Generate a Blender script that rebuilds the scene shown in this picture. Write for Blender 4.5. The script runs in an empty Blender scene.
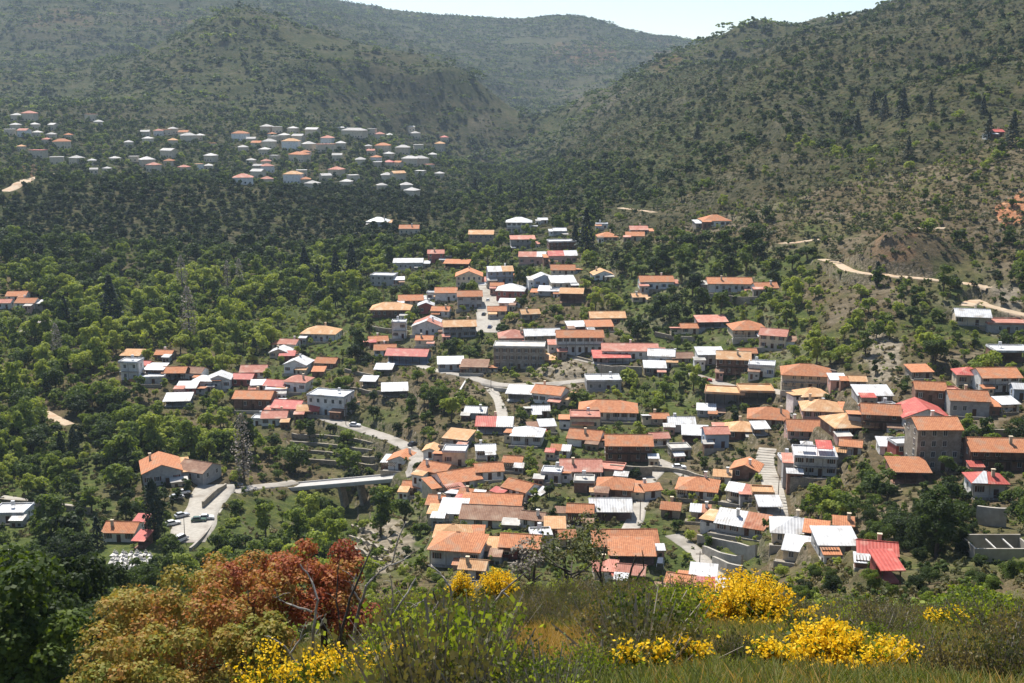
import bpy, bmesh, math, random
import numpy as np
from mathutils import Vector, Matrix
R = math.radians
random.seed(7); RNG = np.random.default_rng(7)
S = bpy.context.scene
COL = S.collection
# ---------------------------------------------------------------- camera, sky, sun, exposure
F = 1150.0; PITCH = R(12.07); CP, SP = math.cos(PITCH), math.sin(PITCH)
cam = bpy.data.cameras.new('camera'); cam.sensor_width = 36; cam.lens = 36*F/1024
cam.clip_start = 0.5; cam.clip_end = 30000
co = bpy.data.objects.new('camera', cam); COL.objects.link(co)
co.location = (0, 0, 0); co.rotation_euler = (R(90)-PITCH, 0, 0); S.camera = co
SUN_AZ, SUN_EL = -22.0, 56.0          # degrees left of straight ahead, above the horizon
W = bpy.data.worlds.new('World'); S.world = W; W.use_nodes = True
wn = W.node_tree; bg = wn.nodes['Background']
sky = wn.nodes.new('ShaderNodeTexSky'); sky.sky_type = 'NISHITA'; sky.sun_disc = False
sky.sun_elevation = R(SUN_EL); sky.sun_rotation = R(SUN_AZ); sky.altitude = 800; sky.dust_density = 1.2; sky.air_density = 1.0
wn.links.new(sky.outputs[0], bg.inputs[0]); bg.inputs[1].default_value = 0.09
sl = bpy.data.lights.new('sun', 'SUN'); sl.energy = 5.0; sl.angle = R(0.5); sl.color = (1.0, 0.95, 0.87)
so = bpy.data.objects.new('sun', sl); COL.objects.link(so)
sd = Vector((math.sin(R(SUN_AZ))*math.cos(R(SUN_EL)), math.cos(R(SUN_AZ))*math.cos(R(SUN_EL)), math.sin(R(SUN_EL))))
so.rotation_euler = sd.to_track_quat('Z', 'Y').to_euler(); so.location = sd*500
S.view_settings.view_transform = 'Standard'; S.view_settings.look = 'None'
S.view_settings.gamma = 1.0; S.view_settings.exposure = 0.78; S.view_settings.use_curve_mapping = False
S.cycles.use_denoising = True
S.cycles.max_bounces = 5; S.cycles.diffuse_bounces = 2; S.cycles.glossy_bounces = 2
S.cycles.transmission_bounces = 4; S.cycles.volume_bounces = 1; S.cycles.transparent_max_bounces = 6

# ---------------------------------------------------------------- projection helpers
def ray(px, py):
    dx = (px-512)/F; dy = (341.5-py)/F
    return np.array([dx, CP+dy*SP, -SP+dy*CP])
def at(px, py, Y):
    d = ray(px, py); return d*(Y/d[1])
def proj(X, Y, Z):
    dep = Y*CP - Z*SP; up = Y*SP + Z*CP
    dep = np.maximum(dep, 1e-3)
    return 512+F*X/dep, 341.5-F*up/dep, dep

# ---------------------------------------------------------------- value noise
_T = RNG.random((256, 256))
def vnoise(x, y):
    xi = np.floor(x).astype(int); yi = np.floor(y).astype(int); fx = x-xi; fy = y-yi
    fx = fx*fx*(3-2*fx); fy = fy*fy*(3-2*fy)
    a = _T[xi & 255, yi & 255]; b = _T[(xi+1) & 255, yi & 255]; c = _T[xi & 255, (yi+1) & 255]; d = _T[(xi+1) & 255, (yi+1) & 255]
    return (a*(1-fx)+b*fx)*(1-fy)+(c*(1-fx)+d*fx)*fy
def fbm(x, y, o=4):
    s = 0; a = .5
    for k in range(o):
        s = s+a*vnoise(x*2**k+17.3*k, y*2**k+5.1*k); a *= .5
    return s/(1-.5**o)

# ---------------------------------------------------------------- terrain: control points (px, row, distance)
CTRL = [
 # foreground slope
 (-200,1350,6),(512,900,6),(1200,900,6),
 (-150,800,30),(0,790,30),(130,745,30),(260,715,30),(400,668,20),(512,668,18),(640,668,18),(770,668,19),(900,668,20),(1024,668,20),(1200,660,20),
 (-150,740,60),(0,725,60),(130,700,60),(260,665,60),(400,622,42),(512,603,42),(640,602,42),(770,612,42),(900,628,45),(1024,628,45),(1200,610,50),
 (-150,700,110),(0,690,110),(130,665,110),(260,640,110),(400,620,100),(512,618,100),(640,622,100),(770,622,100),(900,618,100),(1024,605,100),(1200,560,100),
 (-150,650,170),(0,640,170),(130,628,170),(260,618,170),(400,612,170),(512,608,170),(640,608,165),(770,600,165),(900,580,165),(1024,565,165),(1200,500,165),
 # far below, valley and village
 (-250,560,250),(0,575,255),(130,575,255),(260,585,255),(400,572,240),(512,580,235),(640,580,235),(770,572,222),(900,548,205),(1024,530,215),(1250,440,215),
 (0,525,300),(110,530,300),(200,525,305),(300,560,275),(350,535,320),(400,545,272),(512,540,262),(640,540,262),(770,540,252),(900,510,240),(1024,490,250),(1250,400,260),
 (0,480,345),(120,480,345),(200,475,345),(300,500,345),(350,505,350),(410,472,340),(512,470,325),(640,470,322),(770,470,310),(900,470,278),(1024,440,295),
 (-250,420,390),(0,440,385),(120,430,400),(240,440,395),(320,440,390),(420,440,365),(512,435,360),(640,435,356),(770,435,342),(900,430,305),(1024,405,325),(1300,290,330),
 (0,390,440),(120,400,430),(240,405,430),(330,412,415),(410,400,410),(512,400,402),(640,400,392),(770,400,375),(900,395,335),(1024,370,360),
 (-250,330,520),(0,340,510),(120,365,470),(240,365,485),(330,350,500),(420,350,485),(512,345,475),(640,345,455),(770,345,430),(900,345,390),(1024,325,400),(1350,190,420),
 (0,300,560),(120,310,560),(240,310,570),(330,305,580),(420,300,570),(512,295,555),(640,295,520),(770,295,480),(900,292,435),(1024,285,430),
 (-300,240,680),(0,255,660),(120,260,670),(240,265,670),(340,262,680),(430,255,670),(512,248,665),(640,245,600),(770,243,550),(893,262,470),(893,238,495),(1024,232,475),(1400,90,520),
 (0,215,780),(120,220,780),(240,222,780),(340,225,790),(430,218,810),(512,215,800),(640,205,710),(770,192,640),(900,192,580),(1024,165,560),
 (-300,150,900),(0,176,880),(120,178,900),(240,184,900),(340,196,930),(440,196,1000),(530,186,1050),(640,155,930),(770,142,790),(900,140,700),(1024,100,690),(1450,-60,800),
 (0,184,980),(120,188,990),(240,192,1000),
 (0,172,1060),(120,172,1060),(240,185,1060),(340,190,1060),(440,184,1150),(530,165,1300),
 (-300,110,1350),(0,135,1300),(120,138,1330),(240,142,1350),(340,142,1350),(440,148,1450),(530,147,1600),(640,112,1300),(770,92,1010),(900,90,880),(1024,40,870),
 (0,112,1500),(120,112,1520),(240,118,1520),(340,122,1550),(440,130,1650),
 # mid hills and crests
 (-300,40,2200),(0,90,1850),(70,110,1650),(110,92,1690),(150,68,1760),(195,40,1840),(240,20,1900),(285,32,1895),(330,46,1880),(375,55,1865),(420,62,1850),(470,86,1830),(520,124,1820),
 (160,70,2150),(240,78,2250),(330,92,2300),(420,108,2350),(470,118,2350),(520,124,2300),(80,72,2150),(0,62,2200),
 (0,15,2600),(100,18,2650),(200,10,2800),(300,28,2800),(380,48,2750),(450,75,2700),(520,105,2700),(560,110,2600),
 (0,-60,3300),(120,-50,3400),(200,-30,3500),(270,-16,3600),(335,5,3600),(385,15,3600),(430,24,3600),(490,31,3600),(545,31,3650),(578,19,3700),(605,30,3700),(625,38,3700),(700,46,3700),
 (400,40,3200),(500,62,3200),(580,62,3200),(640,62,3150),
 (640,81,1750),(590,106,1750),(540,132,1750),(640,110,2150),(590,120,2150),(700,57,1680),(700,90,2200),(730,48,1650),(770,39,1620),(800,30,1600),(850,23,1550),(900,11,1500),(925,2,1470),(960,-15,1450),(1024,-50,1350),
 (770,60,1300),(850,50,1150),(940,30,1120),
 (770,75,2300),(900,50,2300),(1024,20,2300),(900,60,3700),(1024,60,3700),
 (1500,-200,1500),(-300,-120,3500),(-300,-20,2700),
 (0,40,5600),(512,70,5600),(1024,80,5600),(1500,0,4000),
]
P = np.array([at(*c) for c in CTRL])
CU, CV, ZS = 60.0, 60.0, 30.0
def uv(X, Y): return X/(Y+CU), np.log(Y+CV)*0.6
pu, pv = uv(P[:, 0], P[:, 1]); ps = P[:, 2]/(P[:, 1]+ZS)
def phi(r2): return 0.5*r2*np.log(r2+1e-12)
n = len(P)
K = phi((pu[:, None]-pu)**2+(pv[:, None]-pv)**2)+np.eye(n)*2e-6
Q = np.c_[np.ones(n), pu, pv]
A = np.block([[K, Q], [Q.T, np.zeros((3, 3))]])
sol = np.linalg.solve(A, np.r_[ps, 0, 0, 0])
def tps(u, v):
    out = sol[n]+sol[n+1]*u+sol[n+2]*v
    for i in range(n): out = out+sol[i]*phi((u-pu[i])**2+(v-pv[i])**2)
    return out
NU, NV = 640, 1350
UMAX = 0.62; V0, V1 = math.log(3+CV)*0.6, math.log(5600+CV)*0.6
gu = np.linspace(-UMAX, UMAX, NU); gv = np.linspace(V0, V1, NV)
GU, GV = np.meshgrid(gu, gv)
GY = np.exp(GV/0.6)-CV; GX = GU*(GY+CU)
# evaluate coarse then upsample (smooth field)
cu = np.linspace(-UMAX, UMAX, 131); cv = np.linspace(V0, V1, 226)
CG = tps(*np.meshgrid(cu, cv))
def bil(A_, u, v, u0, u1, v0, v1):
    nv_, nu_ = A_.shape
    a = np.clip((u-u0)/(u1-u0)*(nu_-1), 0, nu_-1.001); b = np.clip((v-v0)/(v1-v0)*(nv_-1), 0, nv_-1.001)
    i = a.astype(int); j = b.astype(int); a = a-i; b = b-j
    return (A_[j, i]*(1-a)+A_[j, i+1]*a)*(1-b)+(A_[j+1, i]*(1-a)+A_[j+1, i+1]*a)*b
GZ = bil(CG, GU, GV, -UMAX, UMAX, V0, V1)*(GY+ZS)
def ss(a, b, x): t = np.clip((x-a)/(b-a), 0, 1); return t*t*(3-2*t)
# relief: spurs and gullies on the far hills, small unevenness close by
far = ss(900, 1700, GY)
rid = 1-np.abs(2*fbm(GX/420+3, GY/520+7, 4)-1)
GZ += far*(rid-0.72)*80*(1-ss(3100, 3500, GY)*.7)
rid2 = 1-np.abs(2*fbm(GX/120+31, GY/260+2, 4)-1)
GZ += (rid2-.72)*62*ss(560, 800, GY)*(1-ss(1500, 2000, GY))*ss(.13, .24, GX/(GY+1))
GZ += (1-far)*(fbm(GX/45, GY/45, 3)-.5)*4.5*ss(150, 420, GY)
GZ += (fbm(GX/6+9, GY/6, 3)-.5)*0.7*ss(2, 40, GY)
# terraces: where the slopes are stepped
PXg, PYg, _ = proj(GX, GY, GZ)
def inpoly(px, py, poly):
    c = np.zeros(np.shape(px), bool); m = len(poly)
    for i in range(m):
        x0, y0 = poly[i]; x1, y1 = poly[(i+1) % m]
        if y0 == y1: continue
        c ^= ((y0 > py) != (y1 > py)) & (px < (x1-x0)*(py-y0)/(y1-y0)+x0)
    return c
TERR = [[(285,425),(325,415),(400,440),(400,470),(290,478)],[(335,380),(410,370),(420,410),(340,405)],[(340,520),(425,505),(430,570),(345,575)],
        [(640,545),(760,530),(780,590),(660,600)],[(985,540),(1030,540),(1030,600),(960,600)],[(650,465),(730,465),(735,505),(640,500)]]
tm = np.zeros(GX.shape)
for p_ in TERR: tm = np.maximum(tm, inpoly(PXg, PYg, p_)*1.0)
gen = ss(.45, .6, fbm(GX/120+40, GY/120, 3))*ss(230, 330, GY)*(1-ss(1000, 1400, GY))
tm = np.maximum(tm, gen*.8)
def terrace(z, st):
    f = z/st; b = np.floor(f); f = f-b
    return (b+ss(.72, 1.0, f)+.12*f)*st
stp = np.where(GY < 330, 2.2, np.where(GY < 600, 3.0, 4.5))
GZ = GZ*(1-tm)+terrace(GZ+(fbm(GX/60, GY/60, 2)-.5)*2, 2.6)*tm
_m = at(893, 262, 470); GZ += 15*np.clip(1-np.hypot((GX-_m[0])/27, (GY-470)/24), 0, 1)**1.1
GZ0 = GZ.copy()
def hz(X, Y, G=None):
    X = np.asarray(X, float); Y = np.asarray(Y, float)
    u, v = uv(X, np.maximum(Y, 1)); return bil(GZ if G is None else G, u, v, -UMAX, UMAX, V0, V1)
_Ys = np.exp(np.linspace(math.log(8), math.log(5500), 2600))
def hit(px, py, ymin=0):
    d = ray(px, py); Ys = _Ys[_Ys > ymin]; t = Ys/d[1]
    z = hz(t*d[0], Ys, GZ0); k = np.argmax(z > t*d[2])
    if k == 0: k = len(Ys)-1 if z[0] <= t[0]*d[2] else 0
    if k > 0:
        a = (t*d[2]-z)[k-1]; b = (z-t*d[2])[k]; w_ = a/(a+b+1e-9); Y = Ys[k-1]*(1-w_)+Ys[k]*w_
    else: Y = Ys[0]
    return np.array([d[0]*Y/d[1], Y, float(hz(d[0]*Y/d[1], Y, GZ0))])

# ---------------------------------------------------------------- object helpers
def tag(o, label=None, cat=None, group=None, kind=None):
    if label: o['label'] = label
    if cat: o['category'] = cat
    if group: o['group'] = group
    if kind: o['kind'] = kind
    return o
def link(name, me, parent=None, mat=None, loc=None, rz=None):
    o = bpy.data.objects.new(name, me); COL.objects.link(o)
    if parent is not None: o.parent = parent
    if mat is not None and me is not None and not me.materials: me.materials.append(mat)
    if loc is not None: o.location = loc
    if rz is not None: o.rotation_euler = (0, 0, rz)
    return o
def npmesh(name, V, Fc, cols=None, smooth=False, uvs=None):
    """V (n,3); Fc (m,k) same-size faces; cols (n,) float attribute 'tint' per vertex"""
    me = bpy.data.meshes.new(name); V = np.asarray(V, np.float32); Fc = np.asarray(Fc, np.int32)
    m, k = Fc.shape
    me.vertices.add(len(V)); me.vertices.foreach_set('co', V.ravel())
    me.loops.add(m*k); me.loops.foreach_set('vertex_index', Fc.ravel())
    me.polygons.add(m); me.polygons.foreach_set('loop_start', np.arange(0, m*k, k, dtype=np.int32))
    me.update(calc_edges=True); me.validate()
    if cols is not None:
        at_ = me.attributes.new('leaf', 'FLOAT', 'POINT'); at_.data.foreach_set('value', np.asarray(cols, np.float32))
    if smooth: me.shade_smooth()
    return me
class MB:
    def __init__(s): s.v = []; s.f = []; s.m = []
    def poly(s, pts, m=0):
        b = len(s.v); s.v += [tuple(p) for p in pts]; s.f.append(tuple(range(b, b+len(pts)))); s.m.append(m)
    def box(s, x0, x1, y0, y1, z0, z1, m=0):
        b = len(s.v)
        s.v += [(x, y, z) for z in (z0, z1) for y in (y0, y1) for x in (x0, x1)]
        for f in ((0,2,3,1),(4,5,7,6),(0,1,5,4),(2,6,7,3),(0,4,6,2),(1,3,7,5)): s.f.append(tuple(b+i for i in f)); s.m.append(m)
    def prism(s, top, th, m=0):
        """closed slab below the polygon top, thickness th"""
        n_ = len(top); b = len(s.v); s.v += [tuple(p) for p in top]+[(p[0], p[1], p[2]-th) for p in top]
        s.f.append(tuple(b+i for i in range(n_))); s.f.append(tuple(b+n_+n_-1-i for i in range(n_))); s.m += [m, m]
        for i in range(n_):
            j = (i+1) % n_; s.f.append((b+i, b+n_+i, b+n_+j, b+j)); s.m.append(m)
    def tube(s, pts, rad, sides=5, m=0):
        rings = []
        for i, p in enumerate(pts):
            p = Vector(p); q = Vector(pts[min(i+1, len(pts)-1)])-Vector(pts[max(i-1, 0)])
            q.normalize(); a = q.orthogonal().normalized(); b_ = q.cross(a)
            r = rad[i] if hasattr(rad, '__len__') else rad
            rings.append(len(s.v))
            for k in range(sides):
                t = 2*math.pi*k/sides; s.v.append(tuple(p+a*math.cos(t)*r+b_*math.sin(t)*r))
        for i in range(len(rings)-1):
            for k in range(sides):
                s.f.append((rings[i]+k, rings[i]+(k+1) % sides, rings[i+1]+(k+1) % sides, rings[i+1]+k)); s.m.append(m)
        s.f.append(tuple(rings[0]+k for k in range(sides))[::-1]); s.f.append(tuple(rings[-1]+k for k in range(sides))); s.m += [m, m]
    def mesh(s, name, mats=None):
        me = bpy.data.meshes.new(name); me.from_pydata(s.v, [], s.f)
        if mats:
            for x in mats: me.materials.append(x)
            if len(mats) > 1: me.polygons.foreach_set('material_index', s.m)
        me.update(); return me
    def build(s, name, mat, parent=None):
        mats = mat if isinstance(mat, (list, tuple)) else [mat]
        return link(name, s.mesh(name, mats), parent)

# ---------------------------------------------------------------- materials
def newmat(name):
    m = bpy.data.materials.new(name); m.use_nodes = True; nt = m.node_tree
    return m, nt, nt.nodes['Principled BSDF'], nt.nodes, nt.links
def noisy(name, c1, c2, scale, rough=.85, bump=0, detail=4, c3=None, scale2=None, stripes=None, spec=.2, randomize=0):
    """two-colour noise surface, optional second noise colour and ribs/courses"""
    m, nt, b, N, L = newmat(name)
    tc = N.new('ShaderNodeTexCoord')
    nz = N.new('ShaderNodeTexNoise'); nz.inputs['Scale'].default_value = scale; nz.inputs['Detail'].default_value = detail
    L.new(tc.outputs['Object'], nz.inputs['Vector'])
    rp = N.new('ShaderNodeValToRGB'); rp.color_ramp.elements[0].position = .35; rp.color_ramp.elements[1].position = .65
    rp.color_ramp.elements[0].color = (*c1, 1); rp.color_ramp.elements[1].color = (*c2, 1)
    L.new(nz.outputs[0], rp.inputs[0]); col = rp.outputs[0]
    if c3:
        n2 = N.new('ShaderNodeTexNoise'); n2.inputs['Scale'].default_value = scale2 or scale*.2; n2.inputs['Detail'].default_value = 5
        L.new(tc.outputs['Object'], n2.inputs['Vector'])
        r2 = N.new('ShaderNodeMapRange'); r2.inputs[1].default_value = .52; r2.inputs[2].default_value = .68
        L.new(n2.outputs[0], r2.inputs[0])
        mx = N.new('ShaderNodeMixRGB'); mx.inputs[2].default_value = (*c3, 1); L.new(r2.outputs[0], mx.inputs[0]); L.new(col, mx.inputs[1]); col = mx.outputs[0]
    if randomize:
        oi = N.new('ShaderNodeObjectInfo'); hs = N.new('ShaderNodeHueSaturation')
        mr = N.new('ShaderNodeMapRange'); mr.inputs[3].default_value = 1-randomize; mr.inputs[4].default_value = 1+randomize
        L.new(oi.outputs['Random'], mr.inputs[0]); L.new(mr.outputs[0], hs.inputs['Value']); L.new(col, hs.inputs['Color']); col = hs.outputs[0]
    if stripes:
        axis, per, dark = stripes
        wv = N.new('ShaderNodeTexWave'); wv.bands_direction = axis; wv.inputs['Scale'].default_value = 0.314/per; wv.inputs['Distortion'].default_value = 1.0; wv.inputs['Detail'].default_value = 1
        L.new(tc.outputs['Object'], wv.inputs['Vector'])
        mx = N.new('ShaderNodeMixRGB'); mx.blend_type = 'MULTIPLY'; mx.inputs[0].default_value = 1
        r3 = N.new('ShaderNodeMapRange'); r3.inputs[3].default_value = dark; r3.inputs[4].default_value = 1.0
        L.new(wv.outputs[0], r3.inputs[0]); L.new(col, mx.inputs[1]); L.new(r3.outputs[0], mx.inputs[2]); col = mx.outputs[0]
        bp = N.new('ShaderNodeBump'); bp.inputs['Strength'].default_value = .4; bp.inputs['Distance'].default_value = .08
        L.new(wv.outputs[0], bp.inputs['Height']); L.new(bp.outputs[0], b.inputs['Normal'])
    elif bump:
        bp = N.new('ShaderNodeBump'); bp.inputs['Strength'].default_value = .6; bp.inputs['Distance'].default_value = bump
        L.new(nz.outputs[0], bp.inputs['Height']); L.new(bp.outputs[0], b.inputs['Normal'])
    L.new(col, b.inputs['Base Color']); b.inputs['Roughness'].default_value = rough; b.inputs['Specular IOR Level'].default_value = spec
    return m
M = {}
M['o'] = noisy('orange_roof_tiles', (.54,.235,.115), (.42,.165,.08), 1.3, c3=(.42,.24,.15), scale2=.35, stripes=('X', .45, .72), randomize=.16)
M['y'] = noisy('weathered_tan_roof_tiles', (.60,.36,.19), (.50,.27,.13), 1.1, c3=(.62,.46,.30), scale2=.3, stripes=('X', .45, .78), randomize=.12)
M['p'] = noisy('pink_roof_tiles', (.52,.24,.18), (.42,.17,.12), 1.2, c3=(.55,.36,.28), scale2=.3, stripes=('X', .45, .78), randomize=.12)
M['r'] = noisy('red_painted_sheet', (.47,.10,.075), (.37,.07,.055), .8, c3=(.47,.20,.15), scale2=.4, stripes=('X', .6, .85), rough=.6, randomize=.12)
M['n'] = noisy('brown_roof_tiles', (.30,.18,.12), (.22,.12,.08), 1.2, c3=(.35,.24,.17), scale2=.3, stripes=('X', .45, .75), randomize=.1)
M['w'] = noisy('white_metal_sheet', (.60,.60,.60), (.46,.46,.46), .5, c3=(.34,.31,.27), scale2=.25, stripes=('X', .7, .86), rough=.5, randomize=.1)
M['g'] = noisy('concrete_slab', (.48,.46,.42), (.38,.36,.33), .7, c3=(.30,.28,.25), scale2=.25, randomize=.1)
M['rust'] = noisy('rusty_metal_sheet', (.42,.17,.09), (.50,.27,.18), .7, c3=(.33,.11,.06), scale2=.3, stripes=('X', .7, .8))
WALLS = dict(w=((.74,.72,.68),(.62,.60,.56),(.50,.47,.42)), c=((.62,.52,.38),(.55,.46,.33),(.42,.35,.26)), s=((.30,.25,.20),(.20,.17,.13),(.36,.31,.25)),
    b=((.24,.13,.09),(.17,.09,.06),(.28,.18,.13)), g=((.40,.39,.37),(.32,.31,.30),(.26,.25,.24)), p=((.55,.34,.28),(.48,.30,.25),(.40,.27,.22)), k=((.36,.10,.08),(.28,.08,.06),(.30,.13,.1)), l=((.36,.42,.50),(.30,.36,.44),(.40,.44,.48)))
for k_, (a_, b_, c_) in WALLS.items():
    M['W'+k_] = noisy('wall_plaster_'+k_ if k_ != 's' else 'rubble_stone_wall', a_, b_, 2.2 if k_ == 's' else 1.2, c3=c_, scale2=.5, bump=.05 if k_ == 's' else 0, randomize=.1)
M['pane'] = noisy('window_glass', (.03,.035,.04), (.05,.055,.06), 1, rough=.15, spec=.5)
M['frame'] = noisy('white_frame_paint', (.6,.58,.54), (.5,.48,.44), 2)
M['shut'] = noisy('brown_shutter_wood', (.14,.07,.04), (.10,.05,.03), 3)
M['shutb'] = noisy('blue_shutter_paint', (.10,.16,.28), (.08,.12,.22), 3)
M['door'] = noisy('door_wood', (.12,.06,.035), (.08,.04,.025), 3)
M['wood'] = noisy('dark_timber', (.12,.08,.05), (.08,.055,.035), 4)
M['rail'] = noisy('railing_paint', (.55,.53,.5), (.45,.43,.4), 4)
M['stone'] = noisy('dry_stone', (.30,.26,.20), (.18,.155,.12), 2.5, c3=(.36,.32,.26), scale2=.5, bump=.12, detail=6)
M['conc'] = noisy('pale_concrete', (.38,.35,.30), (.30,.275,.235), .9, c3=(.24,.21,.175), scale2=.15)
M['road'] = noisy('pale_road_surface', (.34,.31,.27), (.27,.245,.21), .8, c3=(.20,.18,.15), scale2=.12)
M['track'] = noisy('dirt_track', (.46,.36,.25), (.36,.27,.18), .4, c3=(.40,.25,.15), scale2=.1)
M['bark'] = noisy('bark', (.10,.075,.055), (.06,.045,.035), 6, bump=.03)
M['dead'] = noisy('bleached_dead_wood', (.42,.38,.33), (.28,.25,.21), 5, c3=(.12,.10,.08), scale2=1.2)
M['char'] = noisy('dark_dead_wood', (.06,.05,.045), (.10,.085,.07), 5)
M['pole'] = noisy('weathered_pole_wood', (.16,.12,.09), (.11,.085,.065), 4)
def leafmat(name, ramp, transl=.35, rough=.6, lv=.35):
    """leaf colour from the per-plant 'tint' and the per-leaf 'leaf' value"""
    m, nt, b, N, L = newmat(name)
    a = N.new('ShaderNodeAttribute'); a.attribute_type = 'INSTANCER'; a.attribute_name = 'tint'
    l = N.new('ShaderNodeAttribute'); l.attribute_type = 'GEOMETRY'; l.attribute_name = 'leaf'
    ad = N.new('ShaderNodeMath'); ad.operation = 'MULTIPLY_ADD'; ad.inputs[1].default_value = lv
    L.new(l.outputs['Fac'], ad.inputs[0]); L.new(a.outputs['Fac'], ad.inputs[2])
    rp = N.new('ShaderNodeValToRGB'); cr = rp.color_ramp
    while len(cr.elements) < len(ramp): cr.elements.new(.5)
    for e, (p_, c_) in zip(cr.elements, ramp): e.position = p_; e.color = (*c_, 1)
    L.new(ad.outputs[0], rp.inputs[0])
    L.new(rp.outputs[0], b.inputs['Base Color']); b.inputs['Roughness'].default_value = rough; b.inputs['Specular IOR Level'].default_value = .15
    tr = N.new('ShaderNodeBsdfTranslucent'); ml = N.new('ShaderNodeMixRGB'); ml.blend_type = 'MULTIPLY'; ml.inputs[0].default_value = 1; ml.inputs[2].default_value = (1.45, 1.4, .5, 1) if name in ('foliage', 'grass_blades', 'scrub_foliage') else (1.2, 1.1, .8, 1)
    L.new(rp.outputs[0], ml.inputs[1]); L.new(ml.outputs[0], tr.inputs[0])
    mx = N.new('ShaderNodeMixShader'); mx.inputs[0].default_value = transl
    L.new(b.outputs[0], mx.inputs[1]); L.new(tr.outputs[0], mx.inputs[2]); L.new(mx.outputs[0], N['Material Output'].inputs[0])
    return m
# tint 0 dark evergreen .. 1 fresh spring green; the ramp also ends in olive-brown scrub
M['leaf'] = leafmat('foliage', [(0,(.012,.020,.010)),(.3,(.026,.044,.012)),(.55,(.062,.096,.018)),(.8,(.150,.200,.028)),(1.0,(.27,.31,.055))], .42)
M['scrub'] = leafmat('scrub_foliage', [(0,(.045,.058,.028)),(.4,(.085,.095,.038)),(.75,(.14,.125,.06)),(1.0,(.21,.17,.085))], .25)
M['needle'] = leafmat('needle_foliage', [(0,(.012,.022,.014)),(1.0,(.035,.055,.025))], .15)
M['bare'] = leafmat('bare_twigs', [(0,(.14,.12,.095)),(1.0,(.30,.26,.21))], .1)
M['broom'] = leafmat('broom_flowers', [(0,(.70,.42,.01)),(.5,(.80,.55,.02)),(1.0,(.85,.66,.06))], .4)
M['autumn'] = leafmat('copper_and_green_leaves', [(0,(.20,.050,.030)),(.25,(.33,.095,.045)),(.45,(.38,.17,.05)),(.65,(.30,.23,.05)),(1.0,(.17,.21,.035))], .35, lv=.55)
M['grass'] = leafmat('grass_blades', [(0,(.05,.085,.02)),(.45,(.14,.16,.04)),(.7,(.26,.20,.07)),(.85,(.32,.21,.06)),(1.0,(.36,.22,.06))], .35)

# ---------------------------------------------------------------- foliage prototypes
def leaf_quads(C, Nn, sz, rng, asp=1.0):
    """quads centred at C (n,3) facing Nn"""
    n_ = len(C); Nn = Nn/np.linalg.norm(Nn, axis=1, keepdims=True)
    r = rng.normal(size=(n_, 3)); a = np.cross(Nn, r); a /= np.linalg.norm(a, axis=1, keepdims=True)+1e-9; b = np.cross(Nn, a)
    s = (sz*(.6+.8*rng.random(n_)))[:, None]*.5
    V = np.stack([C-a*s-b*s*asp*.6, C+a*s*.5-b*s*asp, C+a*s+b*s*asp*.5, C-a*s*.4+b*s*asp], 1).reshape(-1, 3)
    return V, np.arange(n_*4).reshape(-1, 4)
def crown(seed, n_, rad, hgt, sz, z0=0, blobs=9, kind='round', br0=.30, br1=.24):
    rng = np.random.default_rng(seed)
    if kind == 'round':
        k = blobs; ang = rng.random(k)*6.283; rr = np.sqrt(rng.random(k))*.62*rad; zz = z0+hgt*(.25+.55*rng.random(k))
        bc = np.c_[rr*np.cos(ang), rr*np.sin(ang), zz]; br = rad*(br0+br1*rng.random(k))*(1-.25*(zz-z0)/hgt)
        w = br**2; i = rng.choice(k, n_, p=w/w.sum())
        d = rng.normal(size=(n_, 3)); d /= np.linalg.norm(d, axis=1, keepdims=True)
        d[:, 2] = np.where(d[:, 2] < -.35, -d[:, 2], d[:, 2])
        C = bc[i]+d*(br[i]*(.62+.42*rng.random(n_)))[:, None]*np.array([1, 1, min(.85, .62*hgt/rad)])
        tint = rng.random(k)[i]*.6+rng.random(n_)*.5
        zs = min(.85, .62*hgt/rad)
        Nn = d+rng.normal(size=(n_, 3))*.55+np.array([0, 0, .35])
    elif kind == 'cone':
        t = rng.random(n_)**1.15; h = z0+hgt*t; a = rng.random(n_)*6.283
        lay = 1+.25*np.sin(t*38+rng.random()*6)+.15*np.sin(a*5+t*20)
        r_ = rad*(1-t)**.85*(.55+.45*np.sqrt(rng.random(n_)))*lay+.1
        C = np.c_[r_*np.cos(a), r_*np.sin(a), h-.25*r_]; tint = rng.random(n_)
        Nn = np.c_[np.cos(a)*.6, np.sin(a)*.6, np.full(n_, .8)]+rng.normal(size=(n_, 3))*.5
    elif kind == 'column':
        t = rng.random(n_); h = z0+hgt*t; a = rng.random(n_)*6.283
        r_ = rad*np.sin(np.pi*np.clip(t*.86+.12, 0, 1))**.7*(.6+.45*rng.random(n_))*(1+.2*np.sin(a*3+t*17))
        C = np.c_[r_*np.cos(a), r_*np.sin(a), h]; tint = rng.random(n_)
        Nn = np.c_[np.cos(a), np.sin(a), np.full(n_, .4)]+rng.normal(size=(n_, 3))*.5
    V, Fc = leaf_quads(C, Nn, sz, rng)
    return V, Fc, np.repeat(tint, 4)
def trunk_mb(seed, h, r, spread=1.5, limbs=4):
    rng = random.Random(seed); mb = MB(); top = h
    pts = [(0, 0, -1.0), (rng.uniform(-.1, .1), rng.uniform(-.1, .1), h*.35), (rng.uniform(-.3, .3), rng.uniform(-.3, .3), h*.7), (rng.uniform(-.4, .4), rng.uniform(-.4, .4), top)]
    mb.tube(pts, [r*1.25, r, r*.7, r*.3], 6)
    for k in range(limbs):
        a = 6.283*k/limbs+rng.random(); z = h*rng.uniform(.35, .6)
        mb.tube([(0, 0, z), (spread*.5*math.cos(a), spread*.5*math.sin(a), z+h*.18), (spread*math.cos(a), spread*math.sin(a), z+h*rng.uniform(.25, .45))], [r*.5, r*.35, r*.12], 4)
    return mb
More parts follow.
